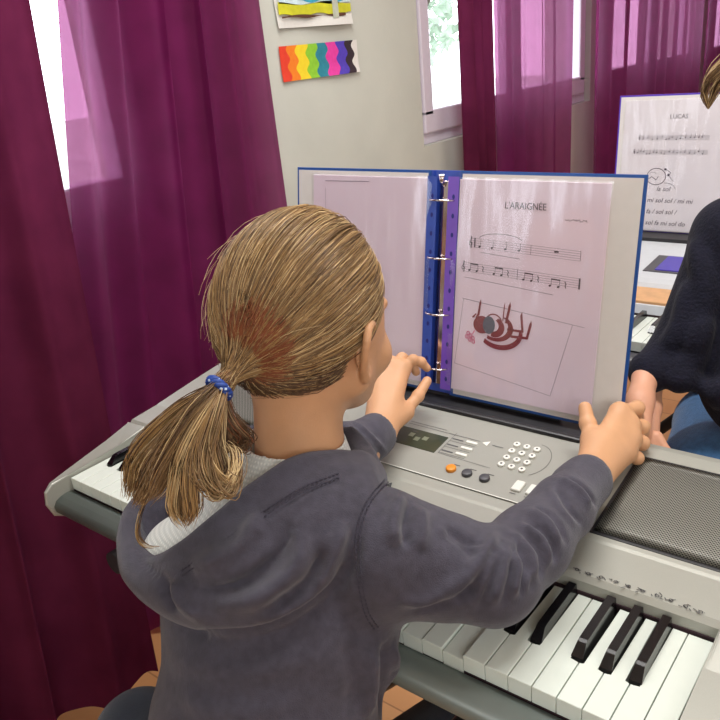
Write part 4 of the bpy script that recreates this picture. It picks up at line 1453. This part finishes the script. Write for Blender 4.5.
# drooping folds of the hood
for pts, A, sg in ((((-0.3187, -0.0725, 0.1496), (-0.3169, -0.0972, 0.1267), (-0.3406, -0.1284, 0.1052), (-0.3972, -0.1422, 0.0888)), -.0085, .0075),
        (((-0.3065, -0.0674, 0.1400), (-0.3014, -0.0894, 0.1168), (-0.3209, -0.1174, 0.0948), (-0.3596, -0.1407, 0.0856)), .0060, .0085),
        (((-0.2892, -0.0605, 0.1257), (-0.2915, -0.0899, 0.1003), (-0.3185, -0.1224, 0.0816)), -.0075, .0070),
        (((-0.3465, -0.0798, 0.1532), (-0.3502, -0.1090, 0.1303), (-0.3970, -0.1341, 0.1039)), .0060, .0090),
        (((-0.2859, -0.0363, 0.1395), (-0.2842, -0.0630, 0.1129), (-0.2943, -0.0963, 0.0926)), .0050, .0070),
        (((-0.4213, -0.1343, 0.0886), (-0.4070, -0.1450, 0.0726), (-0.3717, -0.1459, 0.0680)), .0045, .0070),
        (((-0.4484, -0.1346, 0.0778), (-0.4314, -0.1416, 0.0644), (-0.4154, -0.1468, 0.0559)), -.0060, .0050),
        # shadowed line where the hood rests on the back
        (((-0.4242, -0.1480, 0.0407), (-0.3693, -0.1511, 0.0545), (-0.3237, -0.1358, 0.0645), (-0.2901, -0.1139, 0.0794), (-0.2679, -0.0848, 0.0991), (-0.2629, -0.0570, 0.1172), (-0.2673, -0.0326, 0.1437)), -.0060, .0070),
        # back and side
        (((-0.4462, -0.1507, -0.0094), (-0.3454, -0.1493, 0.0201), (-0.2587, -0.1043, 0.0479)), .0040, .0130),
        (((-0.4364, -0.1600, -0.0424), (-0.3524, -0.1532, -0.0294), (-0.2847, -0.1241, -0.0017)), .0040, .0120),
        (((-0.2363, -0.0727, 0.0455), (-0.2363, -0.0779, 0.0090), (-0.2397, -0.0884, -0.0320)), .0060, .0070),
        (((-0.2286, -0.0646, 0.0486), (-0.2277, -0.0712, 0.0080), (-0.2296, -0.0805, -0.0332)), -.0060, .0060),
        (((-0.2265, -0.0530, 0.0406), (-0.2206, -0.0657, 0.0072), (-0.2209, -0.0738, -0.0342)), .0050, .0060),
        (((-0.2540, -0.0943, 0.0593), (-0.2467, -0.0914, 0.0265), (-0.2453, -0.1001, -0.0186)), -.0030, .0090),
        # shoulder and upper sleeve
        (((-0.2586, 0.0189, 0.1476), (-0.2504, -0.0088, 0.1354), (-0.2403, -0.0238, 0.1176)), .0060, .0070),
        (((-0.2514, 0.0209, 0.1399), (-0.2410, -0.0037, 0.1301), (-0.2300, -0.0167, 0.1148)), -.0055, .0050),
        (((-0.2432, 0.0250, 0.1347), (-0.2279, 0.0042, 0.1245), (-0.2226, -0.0118, 0.1123)), .0050, .0070),
        (((-0.2216, -0.0523, 0.0874), (-0.1977, -0.0329, 0.0862), (-0.1825, 0.0107, 0.0912), (-0.1739, 0.0365, 0.0999)), .0050, .0070),
        (((-0.2095, -0.0480, 0.0764), (-0.1835, -0.0228, 0.0829), (-0.1677, 0.0061, 0.0860)), -.0035, .0055),
        (((-0.2149, 0.0143, 0.1230), (-0.1922, 0.0148, 0.1145), (-0.1785, 0.0189, 0.1006)), -.0040, .0060)):
    crease(pts, A, sg)
crease([tuple(p) for p in band[3:74:3]], -.0022, .0040)
# sleeve creases around the elbow and along the forearm
k_ = 0
for pts in (((-0.1753, 0.0548, 0.1102), (-0.1829, 0.0260, 0.0943), (-0.1945, -0.0134, 0.0648)), ((-0.1727, 0.0556, 0.1074), (-0.1741, 0.0284, 0.0850), (-0.1765, -0.0020, 0.0578)), ((-0.1703, 0.0569, 0.1063), (-0.1637, 0.0356, 0.0821), (-0.1611, 0.0108, 0.0576)),
            ((-0.1716, 0.0670, 0.1008), (-0.1581, 0.0522, 0.0779), (-0.1561, 0.0395, 0.0507)), ((-0.1769, 0.0812, 0.0960), (-0.1538, 0.0766, 0.0774), (-0.1532, 0.0747, 0.0462)), ((-0.1792, 0.0938, 0.0969), (-0.1552, 0.0987, 0.0815), (-0.1467, 0.0985, 0.0543)),
            ((-0.1812, 0.1150, 0.1002), (-0.1601, 0.1203, 0.0901), (-0.1448, 0.1242, 0.0600)), ((-0.1735, 0.1533, 0.1073), (-0.1583, 0.1489, 0.0883), (-0.1431, 0.1564, 0.0650)), ((-0.1762, 0.1782, 0.1053), (-0.1521, 0.1789, 0.0952), (-0.1409, 0.1895, 0.0708)),
            ((-0.2181, 0.0127, 0.1250), (-0.1922, 0.0148, 0.1145), (-0.1755, 0.0248, 0.1068)), ((-0.1664, 0.0528, 0.0924), (-0.1492, 0.0507, 0.0745), (-0.1497, 0.0471, 0.0550))):
    sgn = (0.0050, 0.0026, 0.0042, 0.0050, 0.0030, 0.0048, 0.0030, 0.0024, 0.0038, 0.0035, 0.0024)[k_ % 11]
    sg_ = (0.0062, 0.0042, 0.0055, 0.0046, 0.0050, 0.0058)[k_ % 6]
    crease(list(pts), sgn, sg_)
    crease([(V3(*p) + V3(0.0055, 0.0055, 0.0)) for p in pts], -sgn * 1.0, sg_ * 0.8)
    k_ += 1
for pts in (((-0.4429, 0.1559, 0.1127), (-0.4347, 0.1753, 0.0832), (-0.4179, 0.1862, 0.0506)), ((-0.4428, 0.1696, 0.1120), (-0.4333, 0.1900, 0.0822), (-0.4168, 0.2024, 0.0530))):
    crease(list(pts), 0.003, 0.004)
wob = (np.sin(gV[:, 0] * 95 + 2.1 * np.sin(gV[:, 2] * 60)) * np.sin(gV[:, 2] * 80 + 1.7 * np.sin(gV[:, 1] * 75)) * 0.0005)
gV = gV + gN * wob[:, None]
hd = mesh_obj('hoodie', [(gV, gF, 0)], [M_hood], girl)
# stitched seams
def stitches(paths, name, gap=0.0045, r=0.0009):
    P_, R_ = [], []
    for pts in paths:
        q = G.strike(catmull([V3(*p) for p in pts], 60))
        q = G.snap(q, 0.0006)
        seg = np.linalg.norm(np.diff(q, axis=0), axis=1).cumsum(); L_ = seg[-1]
        n = int(L_ / gap)
        s_ = np.concatenate([[0], seg])
        for k in range(n):
            t = np.linspace(k * gap, k * gap + gap * 0.62, 3)
            P_.append(np.stack([np.interp(t, s_, q[:, c]) for c in range(3)], 1)); R_.append([r * .7, r, r * .7])
    V, Fc, sid = tubes_np(np.array(P_), np.array(R_), 4)
    return mesh_obj(name, [(V, Fc, 0)], [M_stitch], girl)
seamR = [(-0.2739, 0.0125, 0.1596), (-0.2727, -0.0182, 0.1529), (-0.2694, -0.0386, 0.1357), (-0.2579, -0.0574, 0.1085), (-0.2417, -0.0721, 0.0817), (-0.2302, -0.0724, 0.0629)]
seamR2 = [(-0.2706, 0.0142, 0.1575), (-0.2695, -0.0166, 0.1509), (-0.2664, -0.0367, 0.1345), (-0.2551, -0.0552, 0.1082), (-0.2391, -0.0696, 0.0822), (-0.2277, -0.0697, 0.0642)]
sb = [(-0.3209, 0.0008, 0.1586), (-0.3287, -0.0450, 0.1643), (-0.3421, -0.0889, 0.1556), (-0.3756, -0.1187, 0.1258), (-0.4126, -0.1375, 0.0954)]
sb2 = [(-0.3195, -0.0000, 0.1550), (-0.3266, -0.0452, 0.1606), (-0.3401, -0.0891, 0.1521), (-0.3736, -0.1188, 0.1222), (-0.4105, -0.1377, 0.0918)]
stitches([seamR, seamR2], 'shoulder_stitching')
stitches([sb, sb2], 'hood_stitching')

# ---------------------------------------------------------------- trousers and shoes
J = Field((-0.76, -0.28, -0.72), (-0.12, 0.34, -0.08), 0.006)
J.cap((-0.30, -0.13, -0.19), (-0.39, -0.14, -0.19), 0.088, 0.088, 0.03)
for a, b, c in ((HPR, KNR, ANR), (HPL, KNL, ANL)):
    J.chain([a, b, c + V3(0, 0, 0.03)], [0.074, 0.056, 0.042], 0.02)
jV, jF = J.mesh(2)
mesh_obj('trousers', [(jV, jF, 0)], [M_jean], girl)
for c in (ANR, ANL):
    K = Field(c + V3(-0.06, -0.06, -0.09), c + V3(0.06, 0.18, 0.05), 0.004)
    K.cap(c + V3(0, -0.01, -0.01), c + V3(0, 0.0, -0.035), 0.034, 0.036, 0.01)
    K.cap(c + V3(0, 0, -0.04), c + V3(0, 0.12, -0.048), 0.034, 0.027, 0.02, flat=((1, 0, 0), 1.15))
    K.mix(lambda Pn: (FLOOR + 0.001 - Pn[..., 2]) * -1.0, c + V3(-0.06, -0.06, -0.20), c + V3(0.06, 0.18, -0.075), 0.002, 'cut') if False else None
    kV, kF = K.mesh(1); kV[:, 2] = np.maximum(kV[:, 2], FLOOR + 0.0005)
    mesh_obj('shoe', [(kV, kF, 0)], [mat('dark_shoe', (50, 46, 52), 0.5, noise=0.1)], girl)

# ---------------------------------------------------------------- hair
rng = np.random.RandomState(4)
RAD = V3(0.0775, 0.0955, 0.0965)
HO = V3(0, -0.004, 0.006)
PD = HM.T @ (V3(*(-0.3837, -0.0702, 0.2701)) - HC)                       # ponytail root in head space
def in_hair(d):
    """hair-covered part of the skull, d = unit directions in head space"""
    x, y, z = d[:, 0], d[:, 1], d[:, 2]
    side = np.abs(x)
    front = 0.74 - 0.12 * side                                         # forehead hairline
    ok = (y < front) | (z > 0.80)
    low = np.where(y > 0.15, 0.12 - 0.0 * y, np.where(y > -0.12, 0.10, -0.55))
    low = np.where(y < -0.12, -0.58 - 0.36 * np.clip((-y - 0.12) / 0.5, 0, 1), low)
    low = np.where((y > -0.12) & (y <= 0.15), 0.12, low)
    low = np.where((y > 0.15) & (y < 0.45), -0.02, low)                # sideburn
    low = np.where(y >= 0.45, 0.30, low)
    return ok & (z > low)
u = rng.normal(size=(90000, 3)); u /= np.linalg.norm(u, axis=1, keepdims=True)
u = u[in_hair(u)]
pd = PD - HO; pdir = pd / RAD; pdir /= np.linalg.norm(pdir)
def strand_paths(d0, lift, m=18, tmax=1.0, spread=0.0032, curve=0.0):
    n = len(d0)
    th = np.arccos(np.clip(d0 @ pdir, -0.9999, 0.9999))
    t = np.linspace(0, tmax, m)
    a = np.sin((1 - t)[None] * th[:, None]) / np.sin(th)[:, None]
    b = np.sin(t[None] * th[:, None]) / np.sin(th)[:, None]
    D = a[..., None] * d0[:, None] + b[..., None] * pdir
    # gentle sag so the strands are not perfect great circles
    D = D + (np.sin(np.pi * t)[None, :, None] * curve[:, None, None] * V3(0, 0, -1))
    D /= np.linalg.norm(D, axis=-1, keepdims=True)
    Pp = HO + D * RAD
    nr = D / RAD; nr /= np.linalg.norm(nr, axis=-1, keepdims=True)
    prof = np.minimum(1, t[None] * 6) * np.where(t > 0.75, 1 - (t - 0.75) * 1.6, 1.0)[None]
    Pp = Pp + nr * (lift[:, None] * prof)[..., None]
    # gather at the tie
    g = np.clip((t - 0.80) / 0.20, 0, 1) ** 1.5
    tgt = PD + rng.normal(size=(n, 3)) * spread
    Pp = Pp * (1 - g)[None, :, None] + tgt[:, None] * g[None, :, None]
    Pp = Pp + np.cumsum(rng.normal(size=Pp.shape) * 0.00022, axis=1)
    return HC + Pp @ HM.T

def hair_obj(name, paths, rads, mids, parent):
    V, Fc, sid = tubes_np(paths, rads, 3)
    return mesh_obj(name, [(V, Fc, list(np.array(mids)[sid].astype(int)))], HAIRS, parent)
NH = 9500
d0 = u[:NH]
lift = 0.0015 + 0.0045 * rng.rand(NH) ** 1.5
cur = rng.normal(size=NH) * 0.05 + 0.05
paths = strand_paths(d0, lift, curve=cur)
rad = (0.00028 + 0.00022 * rng.rand(NH))[:, None] * np.ones((1, 18))
low_ = d0[:, 2] < -0.25
pr_ = rng.rand(NH)
mids = np.where(pr_ < 0.34, 0, np.where(pr_ < 0.68, 1, np.where(pr_ < 0.84, 2, 3)))
mids[low_ & (pr_ < 0.6)] = 3
# auburn patch just above and beside the tie
c_ = (HM.T @ (V3(*(-0.3658, -0.0302, 0.3041)) - HC) - HO) / RAD; c_ /= np.linalg.norm(c_)
sel = u[(u @ c_) + 0.03 * rng.normal(size=len(u)) > 0.91][:2600]
selp = strand_paths(sel, 0.0062 + 0.0015 * rng.rand(len(sel)), curve=rng.normal(size=len(sel)) * 0.03)
paths = np.concatenate([paths, selp])
rad = np.concatenate([rad, np.full((len(sel), 18), 0.00038)])
mids = np.concatenate([mids, np.where(rng.rand(len(sel)) < 0.8, 4, 1)])

# cap under the strands so no scalp shows through
capV, capF = [], []
nu_, nv_ = 96, 72
uu = np.array([[math.sin(math.pi * i / nv_) * math.cos(2 * math.pi * j / nu_), math.sin(math.pi * i / nv_) * math.sin(2 * math.pi * j / nu_), math.cos(math.pi * i / nv_)] for i in range(nv_ + 1) for j in range(nu_)])
okv = in_hair(uu)
capP = HC + (HO + uu * (RAD + 0.0004)) @ HM.T
for i in range(nv_):
    for j in range(nu_):
        q = (i * nu_ + j, i * nu_ + (j + 1) % nu_, (i + 1) * nu_ + (j + 1) % nu_, (i + 1) * nu_ + j)
        if all(okv[k] for k in q): capF.append(q)
V, Fc, sid = tubes_np(paths, rad, 3)
hair = mesh_obj('hair', [(V, Fc, list(mids[sid].astype(int))), (capP, capF, 0)], HAIRS, girl)

# ponytail: locks flowing from the tie
PT = HC + HM @ PD
guides = [
 (0.0070, 60, [(-0.3846, -0.0797, 0.2669), (-0.3981, -0.0980, 0.2590), (-0.4186, -0.1200, 0.2391), (-0.4354, -0.1349, 0.2164), (-0.4431, -0.1429, 0.1921), (-0.4493, -0.1489, 0.1720)], 1),
 (0.0080, 70, [(-0.3836, -0.0798, 0.2652), (-0.3875, -0.1019, 0.2562), (-0.4008, -0.1240, 0.2354), (-0.4155, -0.1383, 0.2103), (-0.4238, -0.1474, 0.1877), (-0.4324, -0.1520, 0.1739)], 0),
 (0.0070, 60, [(-0.3815, -0.0804, 0.2659), (-0.3820, -0.1035, 0.2552), (-0.3880, -0.1264, 0.2320), (-0.4019, -0.1417, 0.2037), (-0.4152, -0.1495, 0.1833)], 0),
 (0.0060, 60, [(-0.3790, -0.0817, 0.2650), (-0.3741, -0.1062, 0.2534), (-0.3759, -0.1276, 0.2318), (-0.3797, -0.1397, 0.2043), (-0.3808, -0.1457, 0.1840), (-0.3743, -0.1439, 0.1665)], 2),
 (0.0055, 55, [(-0.3776, -0.0817, 0.2653), (-0.3703, -0.1063, 0.2524), (-0.3693, -0.1259, 0.2299), (-0.3667, -0.1374, 0.2040), (-0.3637, -0.1419, 0.1854), (-0.3680, -0.1467, 0.1724)], 1),
 (0.0070, 60, [(-0.3775, -0.0809, 0.2640), (-0.3679, -0.1035, 0.2488), (-0.3654, -0.1195, 0.2277), (-0.3571, -0.1245, 0.2079), (-0.3487, -0.1186, 0.1952), (-0.3495, -0.1046, 0.2016), (-0.3539, -0.0929, 0.2145)], 1),
 (0.0050, 45, [(-0.3789, -0.0797, 0.2632), (-0.3698, -0.1005, 0.2440), (-0.3643, -0.1152, 0.2209), (-0.3552, -0.1207, 0.2014), (-0.3477, -0.1148, 0.1955), (-0.3472, -0.1006, 0.2082), (-0.3561, -0.0921, 0.2196), (-0.3668, -0.0934, 0.2234)], 2),
 (0.0060, 50, [(-0.3820, -0.0748, 0.2614), (-0.3756, -0.0869, 0.2443), (-0.3711, -0.0986, 0.2258), (-0.3618, -0.1042, 0.2059), (-0.3639, -0.1139, 0.1961), (-0.3745, -0.1196, 0.2021)], 0),
 (0.0065, 60, [(-0.3859, -0.0704, 0.2598), (-0.3800, -0.0746, 0.2427), (-0.3728, -0.0732, 0.2285), (-0.3697, -0.0662, 0.2157), (-0.3738, -0.0697, 0.2101), (-0.3806, -0.0802, 0.2196)], 3),
 (0.0065, 60, [(-0.3871, -0.0719, 0.2591), (-0.3915, -0.0800, 0.2374), (-0.3993, -0.0891, 0.2139), (-0.4139, -0.1004, 0.1890), (-0.4339, -0.1107, 0.1667)], 3),
 (0.0060, 50, [(-0.3857, -0.0730, 0.2599), (-0.3821, -0.0784, 0.2389), (-0.3787, -0.0779, 0.2211), (-0.3756, -0.0659, 0.2203), (-0.3713, -0.0593, 0.2099)], 3),
 (0.0012, 5, [(-0.3910, -0.0740, 0.2612), (-0.4205, -0.1000, 0.2189), (-0.4426, -0.1283, 0.1736), (-0.4531, -0.1438, 0.1345), (-0.4446, -0.1445, 0.1197), (-0.4249, -0.1370, 0.1212)], 1),
 (0.0075, 70, [(-0.3883, -0.0768, 0.2649), (-0.4093, -0.0973, 0.2461), (-0.4289, -0.1165, 0.2195), (-0.4408, -0.1301, 0.1914), (-0.4489, -0.1364, 0.1684)], 3),
]
pp, rr_, mm_ = [], [], []
M_ = 22
for rsp, cnt, g, mi in guides:
    gp = [PT + (V3(*q) - PT) * 1.0 for q in g]
    base = catmull([PT] + gp, M_)
    t = np.linspace(0, 1, M_)
    env = 0.30 + 0.9 * np.sin(np.pi * np.clip(t * 0.75 + 0.05, 0, 1)) ** 0.8
    env = env * np.where(t > 0.75, 1 - (t - 0.75) * 2.2, 1)
    for k in range(int(cnt * 2.4)):
        o_ = rng.normal(size=3) * rsp * 0.62
        if k % 9 == 0: off_c = rng.normal(size=3) * rsp * 0.55; lock_m = rng.choice([mi, mi, 3, 0])
        o_ = o_ * 0.45 + off_c
        w_ = rng.normal(size=3) * 0.0028
        ph = rng.rand() * 6.28
        cut_ = 0.86 + 0.14 * rng.rand()
        path = base + o_ * env[:, None] + w_ * np.sin(t * 5 + ph)[:, None] * t[:, None]
        path = np.stack([np.interp(t * cut_, t, path[:, c]) for c in range(3)], 1)
        pp.append(path); rr_.append((0.00032 + 0.00026 * rng.rand()) * np.where(t > 0.85, 1 - (t - 0.85) * 5, 1))
        q_ = rng.rand()
        mm_.append(lock_m if q_ < 0.65 else (rng.choice([0, 1, 2, 3]) if mi != 3 else rng.choice([0, 3, 4])))
V, Fc, sid = tubes_np(np.array(pp), np.array(rr_), 3)
pony = mesh_obj('ponytail', [(V, Fc, list(np.array(mm_)[sid].astype(int)))], HAIRS, hair)
pony.matrix_parent_inverse = Matrix.Identity(4)
# flyaway wisps
fl, fr_ = [], []
for k in range(110):
    d = u[rng.randint(len(u))]
    th0 = strand_paths(d[None], np.array([0.004]), m=10, tmax=0.35 + 0.4 * rng.rand(), curve=np.array([0.1 * rng.randn()]))[0]
    n_ = (th0 - HC); n_ /= np.linalg.norm(n_, axis=1, keepdims=True)
    th0 = th0 + n_ * (np.linspace(0, 1, 10) ** 1.5)[:, None] * (0.004 + 0.010 * rng.rand())
    fl.append(th0); fr_.append(np.full(10, 0.00022))
V, Fc, sid = tubes_np(np.array(fl), np.array(fr_), 3)
mesh_obj('stray_hairs', [(V, Fc, list((sid % 3).astype(int)))], HAIRS, girl)
# hair tie: twisted blue elastic with pale flecks
ax = (V3(*(-0.3858, -0.0895, 0.2610)) - PT); ax /= np.linalg.norm(ax)
tc_ = PT + ax * 0.004
u1 = np.cross(ax, V3(0, 0, 1)); u1 /= np.linalg.norm(u1); u2 = np.cross(ax, u1)
tp = []
for s_ in range(3):
    tp.append([tc_ + (u1 * math.cos(a) + u2 * math.sin(a)) * (0.0112 + 0.0010 * math.cos(5 * a + s_ * 2.1)) + ax * (0.0022 * math.sin(5 * a + s_ * 2.1)) for a in np.linspace(0, 2 * math.pi, 61)])
V, Fc, sid = tubes_np(np.array(tp), np.full((3, 61), 0.0026), 8)
fleck = np.where(rng.rand(len(Fc)) < 0.06, 1, 0)
mesh_obj('hair_tie', [(V, Fc, list(fleck))], [mat('blue_elastic', (28, 62, 140), 0.6, noise=0.2, nscale=300), mat('pale_fleck', (190, 210, 235), 0.4, noise=0.02)], girl)

# ---------------------------------------------------------------- the girl's chair
M_ply = mat('beech_plywood', (206, 158, 104), 0.45, noise=0.08, nscale=20)
ch = empty('chair', (-0.36, -0.16, FLOOR), 'school chair with wooden seat under the girl in the grey hoodie', 'chair')
def chx(bm_name, fn, m, par=None):
    bm = bmesh.new(); fn(bm); return obj(bm_name, bm, m, par or ch)
SZ = 0.442
chx('seat', lambda b: box(b, -0.12, 0.17, -0.14, 0.12, SZ - 0.012, SZ, 0.005), M_ply)
for sx in (-0.65, 1):
    for sy, yy in ((-1, -0.12), (1, 0.10)):
        chx('leg', lambda b: tube(b, [(sx * 0.18, yy * 1.15, 0.0), (sx * 0.155, yy, SZ - 0.012)], 0.010, 10), M_dark)

# ================================================================== the neighbour
nb = empty('person', (-0.04, 0.60, FLOOR), 'person in navy jumper and blue jeans at the right edge, forearm hanging down', 'person')
N = Field((-0.30, 0.42, -0.16), (0.18, 0.80, 0.34), 0.0035)
N.cap((-0.035, 0.635, 0.235), (-0.030, 0.610, 0.08), 0.060, 0.078, 0.03, flat=((1, 0, 0), 1.5))
N.cap((-0.030, 0.610, 0.08), (-0.035, 0.592, 0.050), 0.078, 0.078, 0.03, flat=((1, 0, 0), 1.35))
nsh = V3(-0.135, 0.655, 0.250); nel = V3(*(-0.1691, 0.5871, 0.0956)); nwr = V3(*(-0.1981, 0.5336, 0.0802))
N.chain([(-0.05, 0.64, 0.25), nsh, nel], [0.05, 0.050, 0.045], 0.02)
N.chain([nel, nwr], [0.042, 0.030], 0.02)
nshr = V3(0.075, 0.655, 0.245)
N.chain([(-0.02, 0.64, 0.25), nshr, (0.13, 0.67, 0.10), (0.10, 0.72, 0.08)], [0.05, 0.050, 0.042, 0.034], 0.02)
for q, r_ in ((((-0.1642, 0.6108, 0.2390), (-0.1424, 0.5707, 0.1820), (-0.1521, 0.5493, 0.1302)), .010), (((-0.1235, 0.5423, 0.1515), (-0.1319, 0.5285, 0.1122), (-0.1538, 0.5219, 0.0813)), .010), (((-0.1042, 0.5193, 0.0776), (-0.1231, 0.5098, 0.0630), (-0.1493, 0.5124, 0.0562)), .010), (((-0.1660, 0.5831, 0.1896), (-0.1700, 0.5603, 0.1529), (-0.1784, 0.5407, 0.1290)), .008)):
    q = N.snap(catmull([V3(*p) for p in q], 10), -0.003)
    N.chain(list(q), r_, 0.015)
nV, nF = N.mesh(3)
mesh_obj('jumper', [(nV, nF, 0)], [M_navy], nb)
# body: head, neck, hands
NHm = rot3(6, -16, 0); NH_ = V3(-0.030, 0.700, 0.425)
def nl(x, y, z): return NH_ + NHm @ V3(x, y, z)
Q = Field((-0.16, 0.56, 0.20), (0.10, 0.84, 0.56), 0.003)
Q.ell(nl(0, 0, 0.006), (0.074, 0.091, 0.092), NHm, 0.01)
Q.ell(nl(0, 0.03, -0.045), (0.058, 0.058, 0.070), NHm, 0.03)
Q.ell(nl(0, 0.058, -0.09), (0.03, 0.026, 0.022), NHm, 0.025)
Q.cap(nl(0, 0.088, -0.004), nl(0, 0.104, -0.034), 0.0055, 0.009, 0.010)
for s in (-1, 1):
    Q.ell(nl(s * 0.03, 0.094, -0.01), (0.013, 0.010, 0.009), NHm, 0.012, 'cut')
    Q.ell(nl(s * 0.074, 0.0, -0.022), (0.006, 0.014, 0.026), NHm, 0.006)
Q.cap((-0.035, 0.640, 0.24), nl(0, -0.02, -0.06), 0.045, 0.043, 0.02)
qV, qF = Q.mesh(2)
Hn = Field((-0.30, 0.38, -0.08), (-0.08, 0.62, 0.14), 0.0018)
w0 = V3(*(-0.2010, 0.5255, 0.0828)); w1 = V3(*(-0.1917, 0.4783, 0.0586)); pm = V3(*(-0.1822, 0.4435, 0.0312))
Hn.chain([w0, w1, pm], [0.0185, 0.0160, 0.0190], 0.015)
for i in range(4):
    a = pm + (V3(*(-0.1719, 0.4340, 0.0234)) - pm) * 0.9 + V3(-0.008 + 0.012 * i, 0.004 * i, 0)
    Hn.chain([pm + V3(-0.008 + 0.010 * i, 0.004 * i, -0.008), a + V3(0, 0, -0.016), a + V3(0.004, -0.004, -0.036)], [0.0088, 0.0078, 0.0066], 0.004)
Hn.chain([V3(*(-0.1921, 0.5448, 0.0520)), V3(*(-0.1839, 0.5147, 0.0353)), V3(*(-0.1751, 0.4803, 0.0096))], [0.0090, 0.0095, 0.0110], 0.01)
hV_, hF_ = Hn.mesh(2)
Hr = Field((0.04, 0.66, 0.00), (0.18, 0.86, 0.14), 0.002)
Hr.cap((0.105, 0.715, 0.08), (0.09, 0.76, 0.055), 0.018, 0.017, 0.01)
for i in range(4):
    x_ = 0.066 + 0.014 * i
    Hr.cap((0.09, 0.76, 0.055), (x_, 0.79, 0.042), 0.014, 0.011, 0.008)
    Hr.chain([(x_, 0.79, 0.042), (x_ - 0.002, 0.815, 0.036), (x_ - 0.003, 0.828, 0.018)], [0.0078, 0.0070, 0.006], 0.003)
Hr.chain([(0.078, 0.765, 0.05), (0.058, 0.785, 0.036), (0.050, 0.800, 0.022)], [0.010, 0.0085, 0.007], 0.005)
rV_, rF_ = Hr.mesh(2)
Bn = Field((-0.30, 0.42, -0.72), (0.18, 0.86, 0.30), 0.007)
Bn.cap((-0.035, 0.640, 0.24), (-0.03, 0.58, -0.08), 0.05, 0.06, 0.03, flat=((1, 0, 0), 1.3))
Bn.chain([nsh, nel, w0], [0.035, 0.028, 0.018], 0.02)
Bn.chain([nshr, (0.13, 0.67, 0.10), (0.105, 0.715, 0.08)], [0.035, 0.028, 0.018], 0.02)
NL = [((-0.10, 0.565, -0.115), (-0.17, 0.83, -0.135), (-0.17, 0.80, -0.62)), ((0.02, 0.565, -0.115), (0.04, 0.86, -0.135), (0.04, 0.84, -0.62))]
for a, b, c in NL: Bn.chain([a, b, c], [0.055, 0.045, 0.03], 0.02)
bV_, bF_ = Bn.mesh(1)
mesh_obj('body', [(qV, qF, 0), (hV_, hF_, 0), (rV_, rF_, 0), (bV_, bF_, 0)], [skin_mat('skin_rosy', (206, 152, 124))], nb)
Jn = Field((-0.30, 0.42, -0.72), (0.18, 0.98, -0.0), 0.006)
Jn.cap((-0.10, 0.575, -0.105), (0.02, 0.575, -0.105), 0.100, 0.100, 0.02)
for a, b, c in NL: Jn.chain([a, b, V3(*c) + V3(0, 0, 0.02)], [0.092, 0.070, 0.048], 0.02)
jV, jF = Jn.mesh(2)
mesh_obj('jeans', [(jV, jF, 0)], [M_denim], nb)
for (_, _, c) in NL:
    c = V3(*c)
    K = Field(c + V3(-0.06, -0.07, -0.12), c + V3(0.06, 0.20, 0.05), 0.004)
    K.cap(c + V3(0, 0, -0.0), c + V3(0, 0.0, -0.06), 0.038, 0.038, 0.01)
    K.cap(c + V3(0, 0, -0.065), c + V3(0, 0.13, -0.070), 0.036, 0.028, 0.02)
    kV, kF = K.mesh(1); kV[:, 2] = np.maximum(kV[:, 2], FLOOR + 0.0005)
    mesh_obj('shoe', [(kV, kF, 0)], [mat('dark_shoe', (50, 46, 52))], nb)
# hair with a loose lock falling forward on the left
pn, rn = [], []
un = u[:1400]
for k in range(len(un)):
    d = un[k]
    p0 = nl(*(V3(0, 0, 0.006) + d * V3(0.078, 0.096, 0.097)))
    e = V3(d[0], d[1] * 0.8 - 0.3, -0.6); e /= np.linalg.norm(e)
    dd = np.array([d * (1 - t) + e * t for t in np.linspace(0, 1, 12)]); dd /= np.linalg.norm(dd, axis=1, keepdims=True)
    path = NH_ + (V3(0, 0, 0.006) + dd * (V3(0.078, 0.096, 0.097) + 0.002 + 0.004 * rng.rand())) @ NHm.T
    pn.append(path); rn.append(np.full(12, 0.0009))
M12 = 12
for g0 in ([(-0.1304, 0.6413, 0.5093), (-0.1491, 0.6582, 0.4910), (-0.1688, 0.6750, 0.4742), (-0.1857, 0.6813, 0.4595), (-0.1926, 0.6790, 0.4396), (-0.1879, 0.6862, 0.4191)],
           [(-0.1256, 0.6426, 0.5043), (-0.1440, 0.6591, 0.4847), (-0.1613, 0.6770, 0.4661), (-0.1759, 0.6850, 0.4511), (-0.1825, 0.6855, 0.4359), (-0.1877, 0.6857, 0.4178)]):
    base = catmull([V3(*q) for q in g0], M12)
    for k in range(60):
        o_ = rng.normal(size=3) * 0.0050
        pn.append(base + o_ * np.sin(np.linspace(0.9, 3.0, M12))[:, None]); rn.append(np.full(M12, 0.0005))
V, Fc, sid = tubes_np(np.array(pn), np.array(rn), 3)
mi_ = np.where(sid < len(un), np.array([0, 3, 0, 1])[sid % 4], np.array([0, 2, 2, 3])[sid % 4])
mesh_obj('hair', [(V, Fc, list(mi_.astype(int)))], HAIRS, nb)
ch2 = empty('chair', (-0.04, 0.555, FLOOR), 'school chair under the person in the navy jumper', 'chair')
def chx2(nm, fn, m):
    bm = bmesh.new(); fn(bm); return obj(nm, bm, m, ch2)
SZ2 = 0.515
chx2('seat', lambda b: box(b, -0.15, 0.15, -0.10, 0.17, SZ2 - 0.012, SZ2, 0.005), M_ply)
for sx in (-1, 1):
    for yy in (-0.09, 0.15):
        chx2('leg', lambda b: tube(b, [(sx * 0.15, yy * 1.05, 0.0), (sx * 0.13, yy, SZ2 - 0.012)], 0.010, 10), M_dark)
